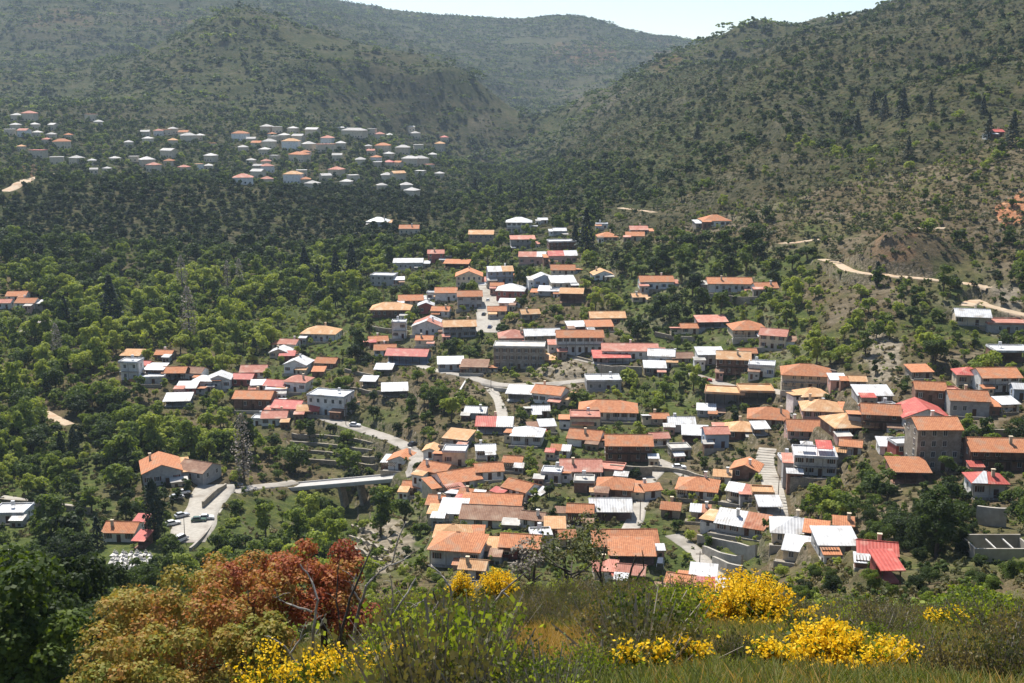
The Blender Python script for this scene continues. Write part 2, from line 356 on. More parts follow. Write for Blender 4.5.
def joined(name, V, Fc, tint, lm, mb, bm_):
    me = npmesh(name, np.r_[V], Fc, tint)
    if mb is None: me.materials.append(lm); return me
    tv = np.array(mb.v, float)
    faces = [tuple(int(i) for i in f) for f in Fc]+[tuple(i+len(V) for i in f) for f in mb.f]
    bpy.data.meshes.remove(me); me = bpy.data.meshes.new(name)
    me.from_pydata(np.r_[V, tv].tolist(), [], faces); me.materials.append(lm); me.materials.append(bm_)
    me.polygons.foreach_set('material_index', [0]*len(Fc)+[1]*len(mb.f))
    a = me.attributes.new('leaf', 'FLOAT', 'POINT'); a.data.foreach_set('value', np.r_[tint, np.zeros(len(tv))].astype(np.float32)); me.update()
    return me
# ---------------------------------------------------------------- houses: px | base row | width px | wall px | roof | roof colour | wall | yaw | options | label
HOUSES = '''
377|227|20|5|H|w|w|0||white pyramid-roofed house alone among the trees above the village, farthest left there
409|235|18|6|X|o|c|0|c|small cream house with orange roof right of the lone white pyramid roof
481|246|23|11|X|y|s|0||two-storey stone house with tan roof standing above a long terrace wall
408|270|27|7|S|w|g|0||long white flat-roofed house beside a white L-shaped terrace slab
436|263|15|9|X|p|k|0|c|narrow two-storey house with dull red upper wall right of the long white roof
456|268|24|4|S|o|b|0|o|low orange lean-to roof on posts beside the narrow red-walled house
382|286|23|9|F|w|g|0||grey house with white slab roof at the village's upper left end
399|285|10|5|S|w|b|0||tiny white-roofed annex touching the grey slab-roofed house
433|300|12|6|F|w|w|0||small white cube house left of the orange gable above the tan hipped house
446|301|20|8|X|o|w|6||white house with orange gable roof behind the tan hipped house
469|287|24|10|Y|o|c|-8|c|cream house with stepped orange gables above the pale village square
470|309|23|12|X|o|g|4||tall grey house with orange eaves just left of the village square
411|305|23|4|X|o|c|0||low cream house with orange roof tucked behind the tan hipped house
390|318|36|8|H|y|n|0|b|wide house with tan hipped roof at the village's left edge
426|314|14|8|Y|w|k|0||dark red house with white gable roof below the low orange roofs
440|317|17|6|X|o|w|0||small white house with orange roof beside the dark red walled one
427|335|28|8|Y|p|w|-6||white house with pink and white gable facing the gardens
460|338|31|11|X|y|g|0|bc|broad tan-roofed house with balcony left of the square
399|339|13|15|F|w|w|0|b|slim white house of stacked balconies at the left edge
379|346|18|5|X|o|c|8||small orange-roofed house alone at the far left beside terraces
385|356|20|6|X|o|w|0||white house with orange and white roof behind the long red sheet roof
406|365|40|9|X|r|l|0|o|long house with bright red sheet roof and a blue-grey veranda
451|370|24|6|S|w|g|0||shed with shining white sheet roof right of the long red roof
474|373|25|6|S|n|s|-6||dark stone outbuilding with brown sheet roof by the road bend
383|375|16|4|S|w|s|0|o|pale sheet canopy over the terraces under the red roof, uppermost of three
368|387|14|3|S|w|s|0|o|pale sheet canopy on the terraces, farthest left of three
395|397|24|3|S|w|s|0|o|pale sheet canopy on the terraces, lowest of three
519|233|23|10|H|w|w|0|b|white hip-roofed villa with balcony at the top of the village
523|250|23|10|S|p|g|0|b|flat pinkish-red roofed house under the top white villa
543|224|9|4|X|w|w|0||tiny white house right of the top white villa
560|236|12|5|X|w|g|0||small grey-white house left of the big dark tree
563|252|26|9|F|w|b|0|b|white and brown balconied house at the foot of the big dark tree
535|265|30|8|X|p|p|0||pink-walled hall with faded red roof, left half of a long row
563|264|27|8|X|r|p|0||pink-walled hall with stronger red roof, right half of a long row
563|275|22|5|X|o|c|0||low orange-roofed house under the pink-walled halls
544|287|18|8|Y|w|l|0||blue-grey gabled house with white roof in the upper village
564|289|24|6|S|w|c|0|d11|wide white sheet roof below the pink-walled halls
549|296|21|4|S|w|g|0||low white lean-to under the blue-grey gabled house
571|303|22|9|S|y|n|0|o|open timber barn with tan roof on tall posts
510|298|26|7|H|w|k|0||red-walled house with bright white pyramid roof by the square
501|284|24|12|X|y|l|0|b|blue-grey house with half white half tan roof above the square
497|292|12|6|X|o|c|0||tiny orange-roofed house squeezed beside the white pyramid roof
608|242|18|5|H|o|c|0||orange hip-roofed cottage right of the big dark tree
635|241|17|5|X|o|c|0||cottage with orange roof at the village's upper right edge
639|234|16|4|X|p|g|0||pink-roofed cottage just behind the orange one, upper right edge
602|229|11|4|F|w|w|0||small white box house above the orange hip-roofed cottage
604|280|19|5|Y|y|w|10||small tan gable roof house among trees right of the open barn
657|290|31|8|X|o|w|0||white house with orange roof and blue shutters standing alone in trees|blue
730|293|41|9|X|o|w|-4|b|long white house with orange roof and dark arches above a stone terrace
767|294|21|6|X|o|w|-4||short orange-roofed wing right of the long white arched house
717|227|26|6|H|o|w|0||orange pyramid-roofed villa alone on the hillside with a white gateway
998|137|12|5|X|r|b|0||lone red-roofed cabin in the trees high on the right hill
543|348|34|12|X|w|s|0|b|stone house with long white sheet roof left of the hotel
580|353|43|15|X|o|w|-2|b2|long two-storey hotel with orange roof, timber gallery and row of brown doors
514|346|27|8|H|p|p|0||round-cornered pink house on top of the big stone block
519|369|48|20|F|g|s|-2||big dark stone block with flat terrace roof carrying the pink house
608|325|33|7|X|y|b|-4||brick house with flat tan roof above and right of the hotel
577|332|17|5|S|w|b|0||little white sheet roof directly above the hotel
600|332|25|4|S|o|b|-3||narrow orange roof strip between the hotel and the brick house
630|359|52|8|X|p|w|-3||very long white house with faded red roof right of the hotel
612|364|34|6|S|r|g|-2|o|terrace restaurant under a bright red awning roof
661|364|25|8|X|w|w|-3||white-roofed section at the right end of the long faded red row
683|364|20|6|X|n|s|-3||brown-roofed stone section ending the long row
604|391|32|9|F|w|g|0||flat white-roofed house below the red awning restaurant
519|402|25|8|S|w|g|-6|o|dark open shed with white roof left of a small orange-roofed house
546|404|30|10|X|o|w|-14||neat white cottage with orange roof and three dark windows under the road wall
713|328|28|6|S|p|g|-2|o|low pink roof with white fascia alone in the trees
750|338|31|8|H|o|c|-8|b|cream house with orange hipped roof next to a beige gabled block
772|349|26|13|X|p|c|-14||beige two-storey block with pink roof right of the orange hip
711|365|24|10|S|w|w|-4|b|white awninged house left of the tan-roofed three-storey one
733|376|32|16|X|y|b|-8|b|tall house with tan roof, brown top floor and white ground floor
761|377|25|10|F|w|w|-8|t|white flat-roofed house with blue door right of the tall tan-roofed one|blue
806|391|46|15|H|o|c|-10|b2|large cream villa with bright orange hipped roof and two balconies
838|388|14|8|S|w|p|-8||small pink-walled annex right of the large bright orange villa
875|403|32|6|S|w|g|-8||large white sheet roof at the foot of the rocky bluff
724|410|38|15|F|y|g|-4|b2o|long dark terrace building with pale slab roof and verandas, left half
757|405|32|12|F|y|s|-6|o|stone-walled right half of the long dark terrace building
768|426|38|7|H|o|s|-4||wide low house with orange hip roof under the long terrace building
682|432|24|8|X|w|w|-6|t|white house with white gable roof at the left end above the parking place
695|443|24|8|S|w|b|-4|o|dark brick store with two white sheets for a roof
681|458|19|8|F|g|s|0||round-fronted stone store with pale roof beside the parked car
717|448|22|14|X|p|l|-6||tall blue-grey house with pink roof left of the wide tan one
743|440|29|9|H|y|n|-4|b|house with wide tan hipped roof and shaded porch
762|436|14|6|S|w|g|-4|o|small white canopy at the right end of the wide tan hip roof
744|479|26|9|Y|o|n|-18||steep orange-gabled house beside the village stairway
740|503|28|11|X|p|c|-20|b|cream house with half white half pink sheet roof by the stairway
763|503|20|7|F|y|c|-8||low tan annex between pink sheet roof and stairway
696|499|38|9|H|o|w|-6|b|white house with broad orange hip roof and outside stair
740|535|50|7|X|w|g|-24|d10|big shed with white sheet roof rusting at its right end
770|515|20|3|S|n|s|0|o|flat brown canopy between the rusting shed and the stairway
795|545|44|12|H|w|c|-12|b|cream house with wide white flat-pitched roof right of the rusting shed
815|543|22|8|S|o|n|-12|o|orange lean-to on the right of the cream white-roofed house
799|562|32|6|S|w|c|-12||low yellowish store with curled white sheet roof
838|556|36|7|S|w|g|-8||grey shed with white roof joined to the pink-red sheet roof
877|566|36|9|X|r|k|-10||dark red shed with long pink-red sheet roof among dark trees
891|584|19|7|S|r|k|-6|o|small red lean-to below the long pink-red sheet roof
816|403|27|5|H|y|c|0||tan-roofed house directly right of the long slab roof building
822|420|36|9|H|y|p|-6|t|pink-walled house with pale tan hipped roof beside a white stair tower
811|441|43|10|X|o|p|-6|b|pink house with sweeping orange roof and shaded windows
857|438|43|11|H|y|n|6|b|brown-walled house with orange and tan hipped roof over a balcony
815|477|40|18|F|w|w|-12|b2|white three-storey terrace house with white parasol and red canopy on top
881|431|36|16|X|o|n|-12|b|tall brown house with broad orange roof left of the dark red gable
926|431|42|13|Y|r|w|-4||white house with wide crimson gable roof
937|471|40|40|X|o|s|-2||tall unfinished stone building of four floors with orange roof
905|463|20|17|F|w|k|0||red brick block with white slab roof touching the tall unfinished building
911|484|34|12|S|o|n|-4|o|tan-orange lean-to house in front of the red brick block
930|402|28|12|X|o|n|-10||square brown house with orange roof under the wooded bluff
922|379|20|4|S|o|s|0||small orange strip roof at the foot of the wooded bluff
969|416|36|15|X|o|g|-4||grey-walled house with plain orange roof above a grassy terrace
970|387|24|12|H|r|c|-4|b|cream house with crimson hip roof joined to a long orange one
1001|393|37|15|X|o|w|-6|b|white house with long orange roof and balconies, upper right
1004|472|62|20|X|o|n|-4|b2|wide dark balconied house with orange roof at the right edge
989|500|31|17|H|r|w|-6|b|white corner house crowned by a bright red and white tented roof
973|326|32|9|X|w|c|-4|b|cream arched villa with brilliant white roof on the right hillside
1008|333|38|8|F|p|g|-4|b|long low house with pale pinkish slab roof at the right edge
1014|363|34|10|F|w|n|-4|bo|white-slabbed terrace house with brown posts at the right edge
1021|400|14|11|X|w|l|0||bluish-white house cut by the picture's right edge
475|419|20|5|X|w|g|-10||small white-roofed house highest in the cluster left of the stepped path
494|434|34|8|X|w|g|-6|o|house with pink and white sheets for a roof beside the stepped path
455|446|25|6|S|y|g|-12||shed with pale tan sheet roof above the white-topped block
454|466|22|13|F|w|c|-8||beige two-storey block with bright white top beside the road fork
526|446|29|10|H|w|w|-8|b|white house with white hip roof behind round green trees
400|470|24|9|Y|o|w|-14|c|orange double-roofed cottage at the bridge's village end
431|479|30|6|X|o|s|-24||stone house with orange roof beside the road fork
463|489|40|8|X|o|w|22||left length of a long crooked orange-roofed row
490|480|26|9|X|o|w|4||right length of the long crooked orange-roofed row with rounded gables
514|498|28|9|X|o|w|-28||white-gabled house with orange roof right of the crooked row
411|495|17|8|X|o|b|0||tiny brick house with orange roof below the bridge's end
470|505|25|8|X|w|w|-20||white house with half white half orange roof under the crooked row
495|515|48|7|X|o|b|-10|b|long orange roof over a shaded timber gallery in the lower village
441|513|29|8|X|o|c|-6||orange-roofed house left of the white sheet roof in the lower village
456|522|33|5|S|w|w|-6||two large white sheets roofing a house in the lower village
490|528|58|9|X|n|w|-8||long white house with brown-red tile roof and row of small windows
531|529|23|10|X|n|w|-14||short white house with brown tile roof ending the long white row
452|546|33|8|H|y|s|0||eight-sided tan roof behind the big orange L-shaped one
454|568|48|18|H|o|w|-8|b2|biggest lower house, orange L-shaped roof over white walls and dark gallery
519|562|38|15|X|o|k|-6|b|red-gabled house with large orange roof, lower village
494|560|26|7|S|y|g|-6|o|tan lean-to joining the L-shaped house and the red-gabled one
472|579|25|7|X|y|w|-6||little white hut with tan roof in front of the L-shaped house
608|421|54|9|H|o|w|-4|b|wide white villa with bright orange-red hip roof, middle village
585|430|28|11|F|p|c|-8|t|beige flat house with pink parapet and orange awning under the wide villa
583|447|32|8|X|o|w|-8|b|white house with orange roof and white balcony rail below the beige flat house
629|463|43|17|X|o|b|-2|b2|long orange-roofed house over two dark storeys on a stone base
581|481|38|10|X|p|w|-6|b|white house with pale pink roof right of a low white cube
551|483|19|9|F|w|w|-6||low white cube house with flat roof
584|493|19|10|F|g|b|0||flat-topped brick base below the pale pink roof
613|497|34|8|H|o|n|-16||dark house with kinked orange roof above the white and orange barn
609|479|26|5|F|p|c|-10||pale pinkish flat roof behind the kinked orange roof
580|525|24|13|X|o|n|0|b|orange left part of the long barn above the church
611|521|38|10|X|w|n|0|o|white sheet right part of the long barn above the church
626|555|60|9|X|o|c|0|d10|long hall with the widest plain orange roof, lower village
632|565|42|5|S|o|b|0|o|low orange porch roof running along the front of the long hall
606|580|22|4|X|p|c|6||faded patched roof left of its twin under the porch of the long hall
630|584|26|5|X|p|s|-8||faded patched roof right of its twin under the porch of the long hall
542|547|20|7|F|w|w|0||small white flat house right of the red-gabled house
555|537|18|8|S|y|c|0||small tan-roofed house above the small white flat one
568|547|15|6|X|o|c|0||small orange-roofed house right of the small white flat one
670|518|18|9|X|o|s|-8||narrow stone house with orange roof beside the pale lane
682|597|34|6|X|o|c|-16||orange roof directly behind the flowering broom, left of the white one
702|588|24|6|S|w|g|-16||white sheet roof directly behind the flowering broom
713|603|28|6|X|r|k|-16||pink-red roof half hidden by the flowering broom
129|381|18|17|F|w|w|-4|bt|tall white flat-roofed house at the left end of the left hamlet
130|361|18|4|S|y|w|0||tan roof peeping behind the tall white house, left hamlet
142|373|14|8|X|r|s|-4||red-roofed house between white ones, left hamlet
154|379|18|9|S|w|b|-4|b|brown balconied house with white sheet roof, left hamlet
163|360|16|5|X|o|b|0||orange roof highest in the left hamlet
150|384|26|4|F|w|g|0||low white slab shed in front of the left hamlet
174|382|21|9|X|o|n|-4|o|dark barn with orange roof, left hamlet
191|381|21|8|X|n|w|-4||white house with brown roof right of the dark barn
202|389|18|8|H|w|w|0||white pyramid-roofed house, first right of the brown roof
219|389|21|9|Y|w|w|0||white double-gabled house, second right of the brown roof
186|394|18|4|S|w|k|0||little red and white terrace shed below the left hamlet
177|407|24|3|S|w|g|0|o|curved white sheet canopy lowest in the left hamlet
318|342|33|8|H|y|w|-4|b|white house with broad tan hip roof standing apart above the central-left hamlet
287|350|18|6|X|p|w|-4||white house with pink roof at the top of the central-left hamlet
279|358|18|5|Y|w|c|0||cream shed with white gable just under the pink-roofed top house
287|361|14|5|S|r|k|0||small crimson lean-to beside the cream white-gabled shed
295|374|22|9|Y|w|w|-6||white gabled house with pale roof in the middle of the central-left hamlet
325|369|20|6|X|o|b|-6||orange-roofed brick house on the right of the central-left hamlet
318|377|11|4|S|o|b|0||tiny orange lean-to under the orange-roofed brick house
253|378|24|6|X|p|w|4||pinkish roof highest on the left of the central-left hamlet
242|386|19|7|X|r|k|-4||strong red roof farthest left in the central-left hamlet
258|391|13|6|S|w|w|0||narrow white roof between two red ones
274|393|22|7|X|r|g|-8||grey-walled house with crimson gable roof beside the narrow white roof
295|392|22|10|H|p|w|-4||white house with pinkish-tan hip roof left of the white block of flats
252|410|36|11|X|o|b|-12|b|long tan-orange roof at the left of the central-left hamlet
276|398|20|7|F|w|w|0||plain white box behind the long tan-orange roof
326|415|39|17|F|w|w|-24||three-storey white block of flats with flat roof and many windows
285|415|28|7|X|r|g|-10||low red-roofed house left of the white block of flats
308|419|20|8|X|r|n|-6||dark house with half red half pale roof touching the block of flats
274|426|23|8|X|p|w|-6||lowest pinkish-orange roof of the central-left hamlet
257|426|11|6|F|w|w|0||lowest white cube of the central-left hamlet
3|309|14|6|X|p|w|0||pink-roofed house cut by the picture's left edge
16|301|18|5|X|o|w|0||upper orange-roofed house of the three at the left edge
25|309|18|6|X|o|w|-4||lower orange-roofed house of the three at the left edge
163|485|36|13|Y|o|g|20|d14|large barn with orange roof and grey gable facing the car park
190|480|32|9|X|n|g|-20|d9|grey-brown roofed wing of the large barn by the car park
119|542|30|10|X|o|w|0||white chapel house with orange roof above the cemetery
138|532|11|6|S|r|b|0|o|small red porch at the right of the white chapel house
139|549|11|4|S|r|b|0|o|smallest red canopy just above the cemetery's right end
8|523|30|7|F|w|w|0||white flat building cut by the left edge above the cemetery
541|417|16|5|X|w|s|6||small stone house with whitish roof below the neat white cottage
497|317|17|6|X|o|c|-4||low orange-roofed shop at the right edge of the pale village square
506|309|14|6|S|w|w|0||small white shop above the orange one beside the square
531|320|18|6|X|y|s|4||stone cottage with tan roof among trees above the long white sheet roof
424|346|16|6|X|o|c|-6||little cream house with orange roof behind the right end of the red sheet roof
893|417|15|8|F|w|c|4||slim cream house with white terrace wedged left of the crimson gable roof
953|402|15|9|F|p|w|-4||small white house with pink terrace left of the plain orange roof
1010|412|18|6|S|w|w|0||white shed roof right of the plain orange roof above the grassy terrace
887|455|14|9|S|w|w|-8||narrow white house standing above the dense grove, left of the red brick block
850|455|20|9|X|o|w|-10||white house with small orange roof below the orange and tan hipped one
748|359|16|6|X|o|w|-6||small white house with orange roof behind the white flat-roofed one
858|388|15|6|X|y|s|0||small stone hut with tan roof right of the pink-walled annex
706|417|17|6|S|w|g|-6||grey hut with white sheet roof under the long slab roof's left end
660|446|18|8|X|p|w|4||white house with faded pink roof left of the white gable house with tank
660|425|16|6|X|o|s|0||small stone house with orange roof among the trees right of the wide white villa
560|458|18|8|X|o|w|-10||white house with orange roof half behind round trees, left of the beige flat house
548|433|15|6|S|w|c|0||small cream store with white roof right of the white hip-roofed house
430|458|13|7|Y|y|w|-10||tiny white gabled house with tan roof on the road's right side at the fork
486|458|18|8|X|w|w|8||white house with pale roof right of the beige two-storey block
512|470|18|8|X|o|s|-6||stone house with orange roof behind the right length of the crooked row
653|498|17|8|X|o|w|8||small white house with orange roof beside the pale lane's bend
722|484|16|8|X|y|w|-12||small white house with tan roof left of the steep orange gable
790|470|16|9|F|w|s|-6||stone house with white flat top just right of the upper stairway
700|520|18|6|X|p|s|-10||stone cottage with pink roof left of the rusting shed
843|535|18|7|X|o|w|-8||white cottage with orange roof above the grey shed at lower right
655|375|20|7|S|w|s|-4||stone store with white roof under the white-roofed section of the red row
640|302|14|5|X|y|c|0||tiny cream hut with tan roof left below the blue-shuttered house
690|334|16|6|X|o|c|6||small cream house with orange roof in trees left of the low pink roof
'''
FAR = {
 'topmost': [(16,121,10,'w'),(28,121,13,'p'),(90,121,11,'p'),(98,127,9,'w')],
 'second': [(13,130,9,'w'),(36,137,8,'w'),(51,130,9,'w'),(11,136,11,'w'),(22,137,11,'p'),(45,144,8,'p'),(62,149,18,'o'),(36,158,16,'r')],
 'third': [(145,137,9,'w'),(158,136,9,'p'),(167,135,9,'o'),(174,134,9,'w'),(183,138,10,'o'),(190,143,16,'w'),(199,140,8,'w')],
 'lowest': [(57,165,14,'w'),(73,165,12,'w'),(92,165,8,'w'),(94,174,8,'w'),(133,162,9,'w'),(149,167,14,'w'),(151,172,12,'p'),(166,158,16,'w'),(168,166,9,'o'),(208,162,11,'w')],
 'uppermost right-hand': [(239,141,16,'o'),(251,144,9,'w'),(265,133,11,'w'),(277,133,10,'w'),(311,137,14,'w'),(352,138,26,'w'),(380,140,10,'p'),(445,142,8,'r')],
 'upper middle right-hand': [(272,143,11,'w'),(269,149,14,'w'),(244,153,10,'w'),(297,143,12,'w'),(290,151,17,'y'),(311,151,12,'w'),(326,145,12,'p'),(327,152,20,'p'),(341,149,10,'w'),(382,153,15,'o'),(402,155,14,'w'),(419,151,10,'w')],
 'lower middle right-hand': [(273,161,9,'w'),(296,162,20,'o'),(307,158,10,'o'),(361,166,11,'w'),(388,168,10,'r'),(397,167,8,'o'),(409,166,16,'w'),(422,166,16,'w'),(431,170,9,'p'),(257,171,9,'w'),(269,173,12,'p')],
 'lowest right-hand': [(256,179,13,'w'),(243,185,20,'p'),(268,186,12,'p'),(292,184,18,'y'),(302,177,11,'w'),(306,185,10,'o'),(327,182,11,'w'),(334,177,14,'p'),(345,188,11,'w'),(355,182,11,'w'),(387,182,12,'w'),(400,183,14,'y'),(407,192,12,'w'),(409,198,13,'w'),(419,177,10,'w'),(438,178,8,'w'),(310,191,13,'w'),(383,191,10,'w')],
}
def hrow(line):
    q = line.split('|'); return dict(px=float(q[0]), by=float(q[1]), w=float(q[2]), h=float(q[3]), t=q[4], rc=q[5], wc=q[6], yaw=float(q[7]), op=q[8], label=q[9], blue=len(q) > 10)
HS = [hrow(l) for l in HOUSES.strip().split('\n')]
ry_ = random.Random(3)
for h in HS: h['yaw'] += ry_.uniform(-9, 9) if h['w'] < 42 else ry_.uniform(-3, 3)
EXTRA = {'second': (5,70,128,160,4), 'third': (120,215,133,150,4), 'lowest': (55,210,160,176,5), 'uppermost right-hand': (238,440,131,141,8), 'upper middle right-hand': (236,440,143,156,6), 'lower middle right-hand': (240,440,158,172,7)}
rx = random.Random(42); ALLF = [q for l in FAR.values() for q in l]
for g, (x0, x1, y0, y1, cnt) in EXTRA.items():
    tr = 0
    while cnt and tr < 400:
        tr += 1; q = (round(rx.uniform(x0, x1), 1), round(rx.uniform(y0, y1), 1), rx.choice([7, 8, 9, 10]), rx.choice('wwpoyw'))
        if all(abs(q[0]-p[0]) > (q[2]+p[2])*.42 or abs(q[1]-p[1]) > 4.5 for p in ALLF): FAR[g].append(q); ALLF.append(q); cnt -= 1
for g, lst in FAR.items():
    lst.sort()
    for i, (px, by, w, c) in enumerate(lst):
        HS.append(dict(px=px, by=by, w=w*.92, h=w*.55 if w < 14 else 7, t='H' if (i*7+len(g)) % 3 else ('X' if i % 2 else 'F'), rc=c, wc='c' if i % 3 else 'w', yaw=RNG.uniform(-32, 32), op='', far=(g, i, len(lst)), label='', blue=False))
# foot point, metres per pixel, footprint
foot = []
for h in HS:
    p = hit(h['px'], h['by'], 62)
    if 'far' in h: p = hit(h['px'], h['by'], 850)
    mp = (p[1]*CP-p[2]*SP)/F; h['p'] = p; h['mp'] = mp
    h['W'] = h['w']*mp/(math.cos(R(h['yaw']))*.92+abs(math.sin(R(h['yaw'])))*.35); h['H'] = max(2.5, h['h']*mp*1.10)
    d = min(9.5, max(5.0, h['W']*.85))
    if h['t'] == 'S': d = min(d, 7.5)
    if h['t'] == 'H': d = min(12, max(5.5, h['W']*.92))
    if h['t'] == 'Y': d = max(6, h['W'])
    if 'd' in h['op']: d = float(h['op'][h['op'].index('d')+1:].strip('abcot')[:2])
    h['D'] = d
    a = R(h['yaw']); h['c'] = np.array([p[0]-math.sin(a)*d/2, p[1]+math.cos(a)*d/2])
# level pads, far ones first so that the nearer (lower) ones keep their step
def pad(cx, cy, z, hw, hd, a, fall=3.5):
    global GZ
    ca, sa = math.cos(a), math.sin(a)
    j0, j1 = np.searchsorted(GY[:, 0], [cy-hw-hd-fall, cy+hw+hd+fall]); gx = GX[j0:j1]; gy = GY[j0:j1]; gz = GZ[j0:j1]
    m = np.abs(gx-cx) < hw+hd+fall
    if not m.any(): return
    X = gx[m]-cx; Y = gy[m]-cy; lx = np.abs(X*ca+Y*sa)-hw; ly = np.abs(-X*sa+Y*ca)-hd
    dd = np.sqrt(np.maximum(lx, 0)**2+np.maximum(ly, 0)**2); w = 1-ss(0.4, fall, dd)
    gz[m] = gz[m]*(1-w)+z*w
for h in sorted(HS, key=lambda q: -q['p'][1]):
    f = 2.6 if h['p'][1] < 700 else 7
    pad(h['c'][0], h['c'][1], h['p'][2], h['W']/2+.6, h['D']/2+.6, R(h['yaw']), f)
# ---------------------------------------------------------------- roads: (material, width m, [(px,row)...])
ROADS = [
 ('road', 'road', 5.5, [(318,414),(332,420),(350,426),(370,432),(388,439),(402,443),(412,451),(418,461),(414,470),(406,478)]),
 ('road', 'road', 4.5, [(412,456),(424,462),(440,469),(458,474)]),
 ('road', 'road', 5, [(446,372),(458,374),(472,379),(490,383),(510,385),(535,384),(560,383),(585,381),(603,378)]),
 ('village_square', 'conc', 12, [(487,279),(491,290),(492,300),(490,312),(487,324),(484,334)]),
 ('path', 'conc', 3.5, [(489,386),(496,396),(501,408),(504,420),(512,428)]),
 ('road', 'road', 5.5, [(688,372),(700,377),(712,383),(724,386),(740,388),(760,389),(780,392),(800,397)]),
 ('road', 'road', 4, [(560,352),(575,357),(590,361),(602,364)]),
 ('path', 'conc', 5, [(768,448),(765,460),(767,472),(772,484),(775,496),(777,508),(778,518)]),
 ('road', 'road', 4, [(672,534),(684,544),(697,556),(710,570),(722,586)]),
 ('path', 'conc', 4, [(628,532),(636,518),(640,505),(646,488),(655,474),(664,465)]),
 ('road', 'road', 5, [(655,460),(668,466),(682,473),(696,480)]),
 ('dirt_track', 'track', 4.5, [(822,259),(836,263),(848,269),(862,273),(880,274),(900,276),(925,279),(950,281),(975,284),(990,289)]),
 ('dirt_track', 'track', 5, [(966,309),(970,301),(978,295),(984,301),(996,309),(1015,315),(1035,318)]),
 ('dirt_track', 'track', 4, [(780,245),(800,243),(818,239),(834,236)]),
 ('dirt_track', 'track', 4, [(915,230),(930,228),(945,227)]),
 ('dirt_track', 'track', 4, [(655,212),(640,210),(620,208)]),
 ('dirt_track', 'track', 9, [(4,193),(12,190),(22,184),(26,180),(40,177),(58,173)]),
 ('road', 'road', 9, [(28,334),(36,327),(46,318)]),
 ('dirt_track', 'track', 4, [(44,411),(52,416),(62,421),(70,426)]),
 ('car_park', 'conc', 11, [(216,484),(211,494),(205,506),(198,519),(191,532),(186,542)]),
 ('road', 'road', 5, [(232,489),(248,487),(264,486),(280,485),(296,485)]),
 ('path', 'conc', 3, [(0,497),(20,500),(45,503),(70,506)]),
 ('path', 'conc', 4, [(395,352),(420,366),(446,372)]),
]
def smooth_line(pts, step=2.0):
    pts = [np.array(p) for p in pts]; out = []
    for i in range(len(pts)-1):
        p0 = pts[max(i-1, 0)]; p1 = pts[i]; p2 = pts[i+1]; p3 = pts[min(i+2, len(pts)-1)]
        n_ = max(2, int(np.linalg.norm((p2-p1)[:2])/step))
        for k in range(n_):
            t = k/n_; out.append(.5*((2*p1)+(-p0+p2)*t+(2*p0-5*p1+4*p2-p3)*t*t+(-p0+3*p1-3*p2+p3)*t**3))
    out.append(pts[-1]); return out
ROADPTS = []
for r in ROADS:
    w3 = [hit(a, b, 62) for a, b in r[3]]
    ln = smooth_line(w3); zz = np.array([p[2] for p in ln])
    k = 7; zz = np.convolve(np.pad(zz, k, mode='edge'), np.ones(2*k+1)/(2*k+1), 'valid'); ln = np.array([(p[0], p[1], z) for p, z in zip(ln, zz)])
    r_ = (r[0], r[1], r[2], ln); ROADPTS.append(r_)
    far_ = ln[:, 1].mean() > 800
    for x, y, z in ln[::2]:      # bed the road into the slope
        q_ = r[2]/2+(9 if far_ else 4); j0, j1 = np.searchsorted(GY[:, 0], [y-q_, y+q_]); gx = GX[j0:j1]; gy = GY[j0:j1]; gz = GZ[j0:j1]
        m = np.abs(gx-x) < q_
        dd = np.hypot(gx[m]-x, gy[m]-y); w = 1-ss(r[2]/2+.6, r[2]/2+(9 if far_ else 3.2), dd); gz[m] = gz[m]*(1-w)+(z-.1)*w
for h in HS:   # houses keep their own floor
    m = (np.abs(GX-h['c'][0]) < h['W']/2-.3) & (np.abs(GY-h['c'][1]) < h['D']/2-.3); GZ[m] = np.minimum(GZ[m], h['p'][2])

# ---------------------------------------------------------------- terrain mesh
PXg, PYg, _ = proj(GX, GY, GZ)
_wob = 1.6*(fbm(PXg/14+3, PYg/9, 4)-.5)
def blob(cx, cy, rx, ry, soft=.5): return 1-ss(1-soft, 1+soft, np.hypot((PXg-cx)/rx, (PYg-cy)/ry)+_wob)
dry = .25+.5*ss(.42, .62, fbm(GX/90+70, GY/90, 4))
hill = ss(600, 900, GY)
dry = dry*(1-.3*hill)
right = ss(600, 760, PXg-(PYg-120)*.3)*(1-ss(190, 250, PYg)); dry = np.maximum(dry, right*(.28+.45*fbm(GX/70, GY/70+9, 3)))
dry = np.maximum(dry, 1.3*blob(893, 255, 46, 30)); dry = np.maximum(dry, .8*blob(850, 300, 50, 25)); dry = np.maximum(dry, .9*blob(840, 520, 35, 35))
red = np.maximum(blob(1015, 208, 18, 16, .3), .36*blob(893, 250, 34, 24)); red = np.maximum(red, .42*blob(60, 18, 45, 10)+.4*blob(175, 22, 25, 8)); red = np.maximum(red, .5*blob(590, 52, 40, 12)); red = np.maximum(red, .45*blob(665, 60, 20, 40)*far)
red = np.maximum(red, .9*(blob(28, 172, 12, 8)))
rock = np.maximum(blob(790, 125, 34, 20)*.55, .8*blob(600, 100, 60, 16)*ss(.4, .6, fbm(GX/60, GY/25, 3))); rock = np.maximum(rock, blob(480, 125, 20, 14)*.6)
rock = np.maximum(rock, .9*blob(880, 360, 22, 26)); rock = np.maximum(rock, .8*blob(1008, 300, 20, 14)); rock = np.maximum(rock, .8*blob(385, 545, 35, 30)); rock = np.maximum(rock, .8*blob(560, 372, 45, 14)); rock = np.maximum(rock, .7*blob(630, 490, 30, 8)); rock = np.maximum(rock, .6*blob(900, 470, 20, 20))
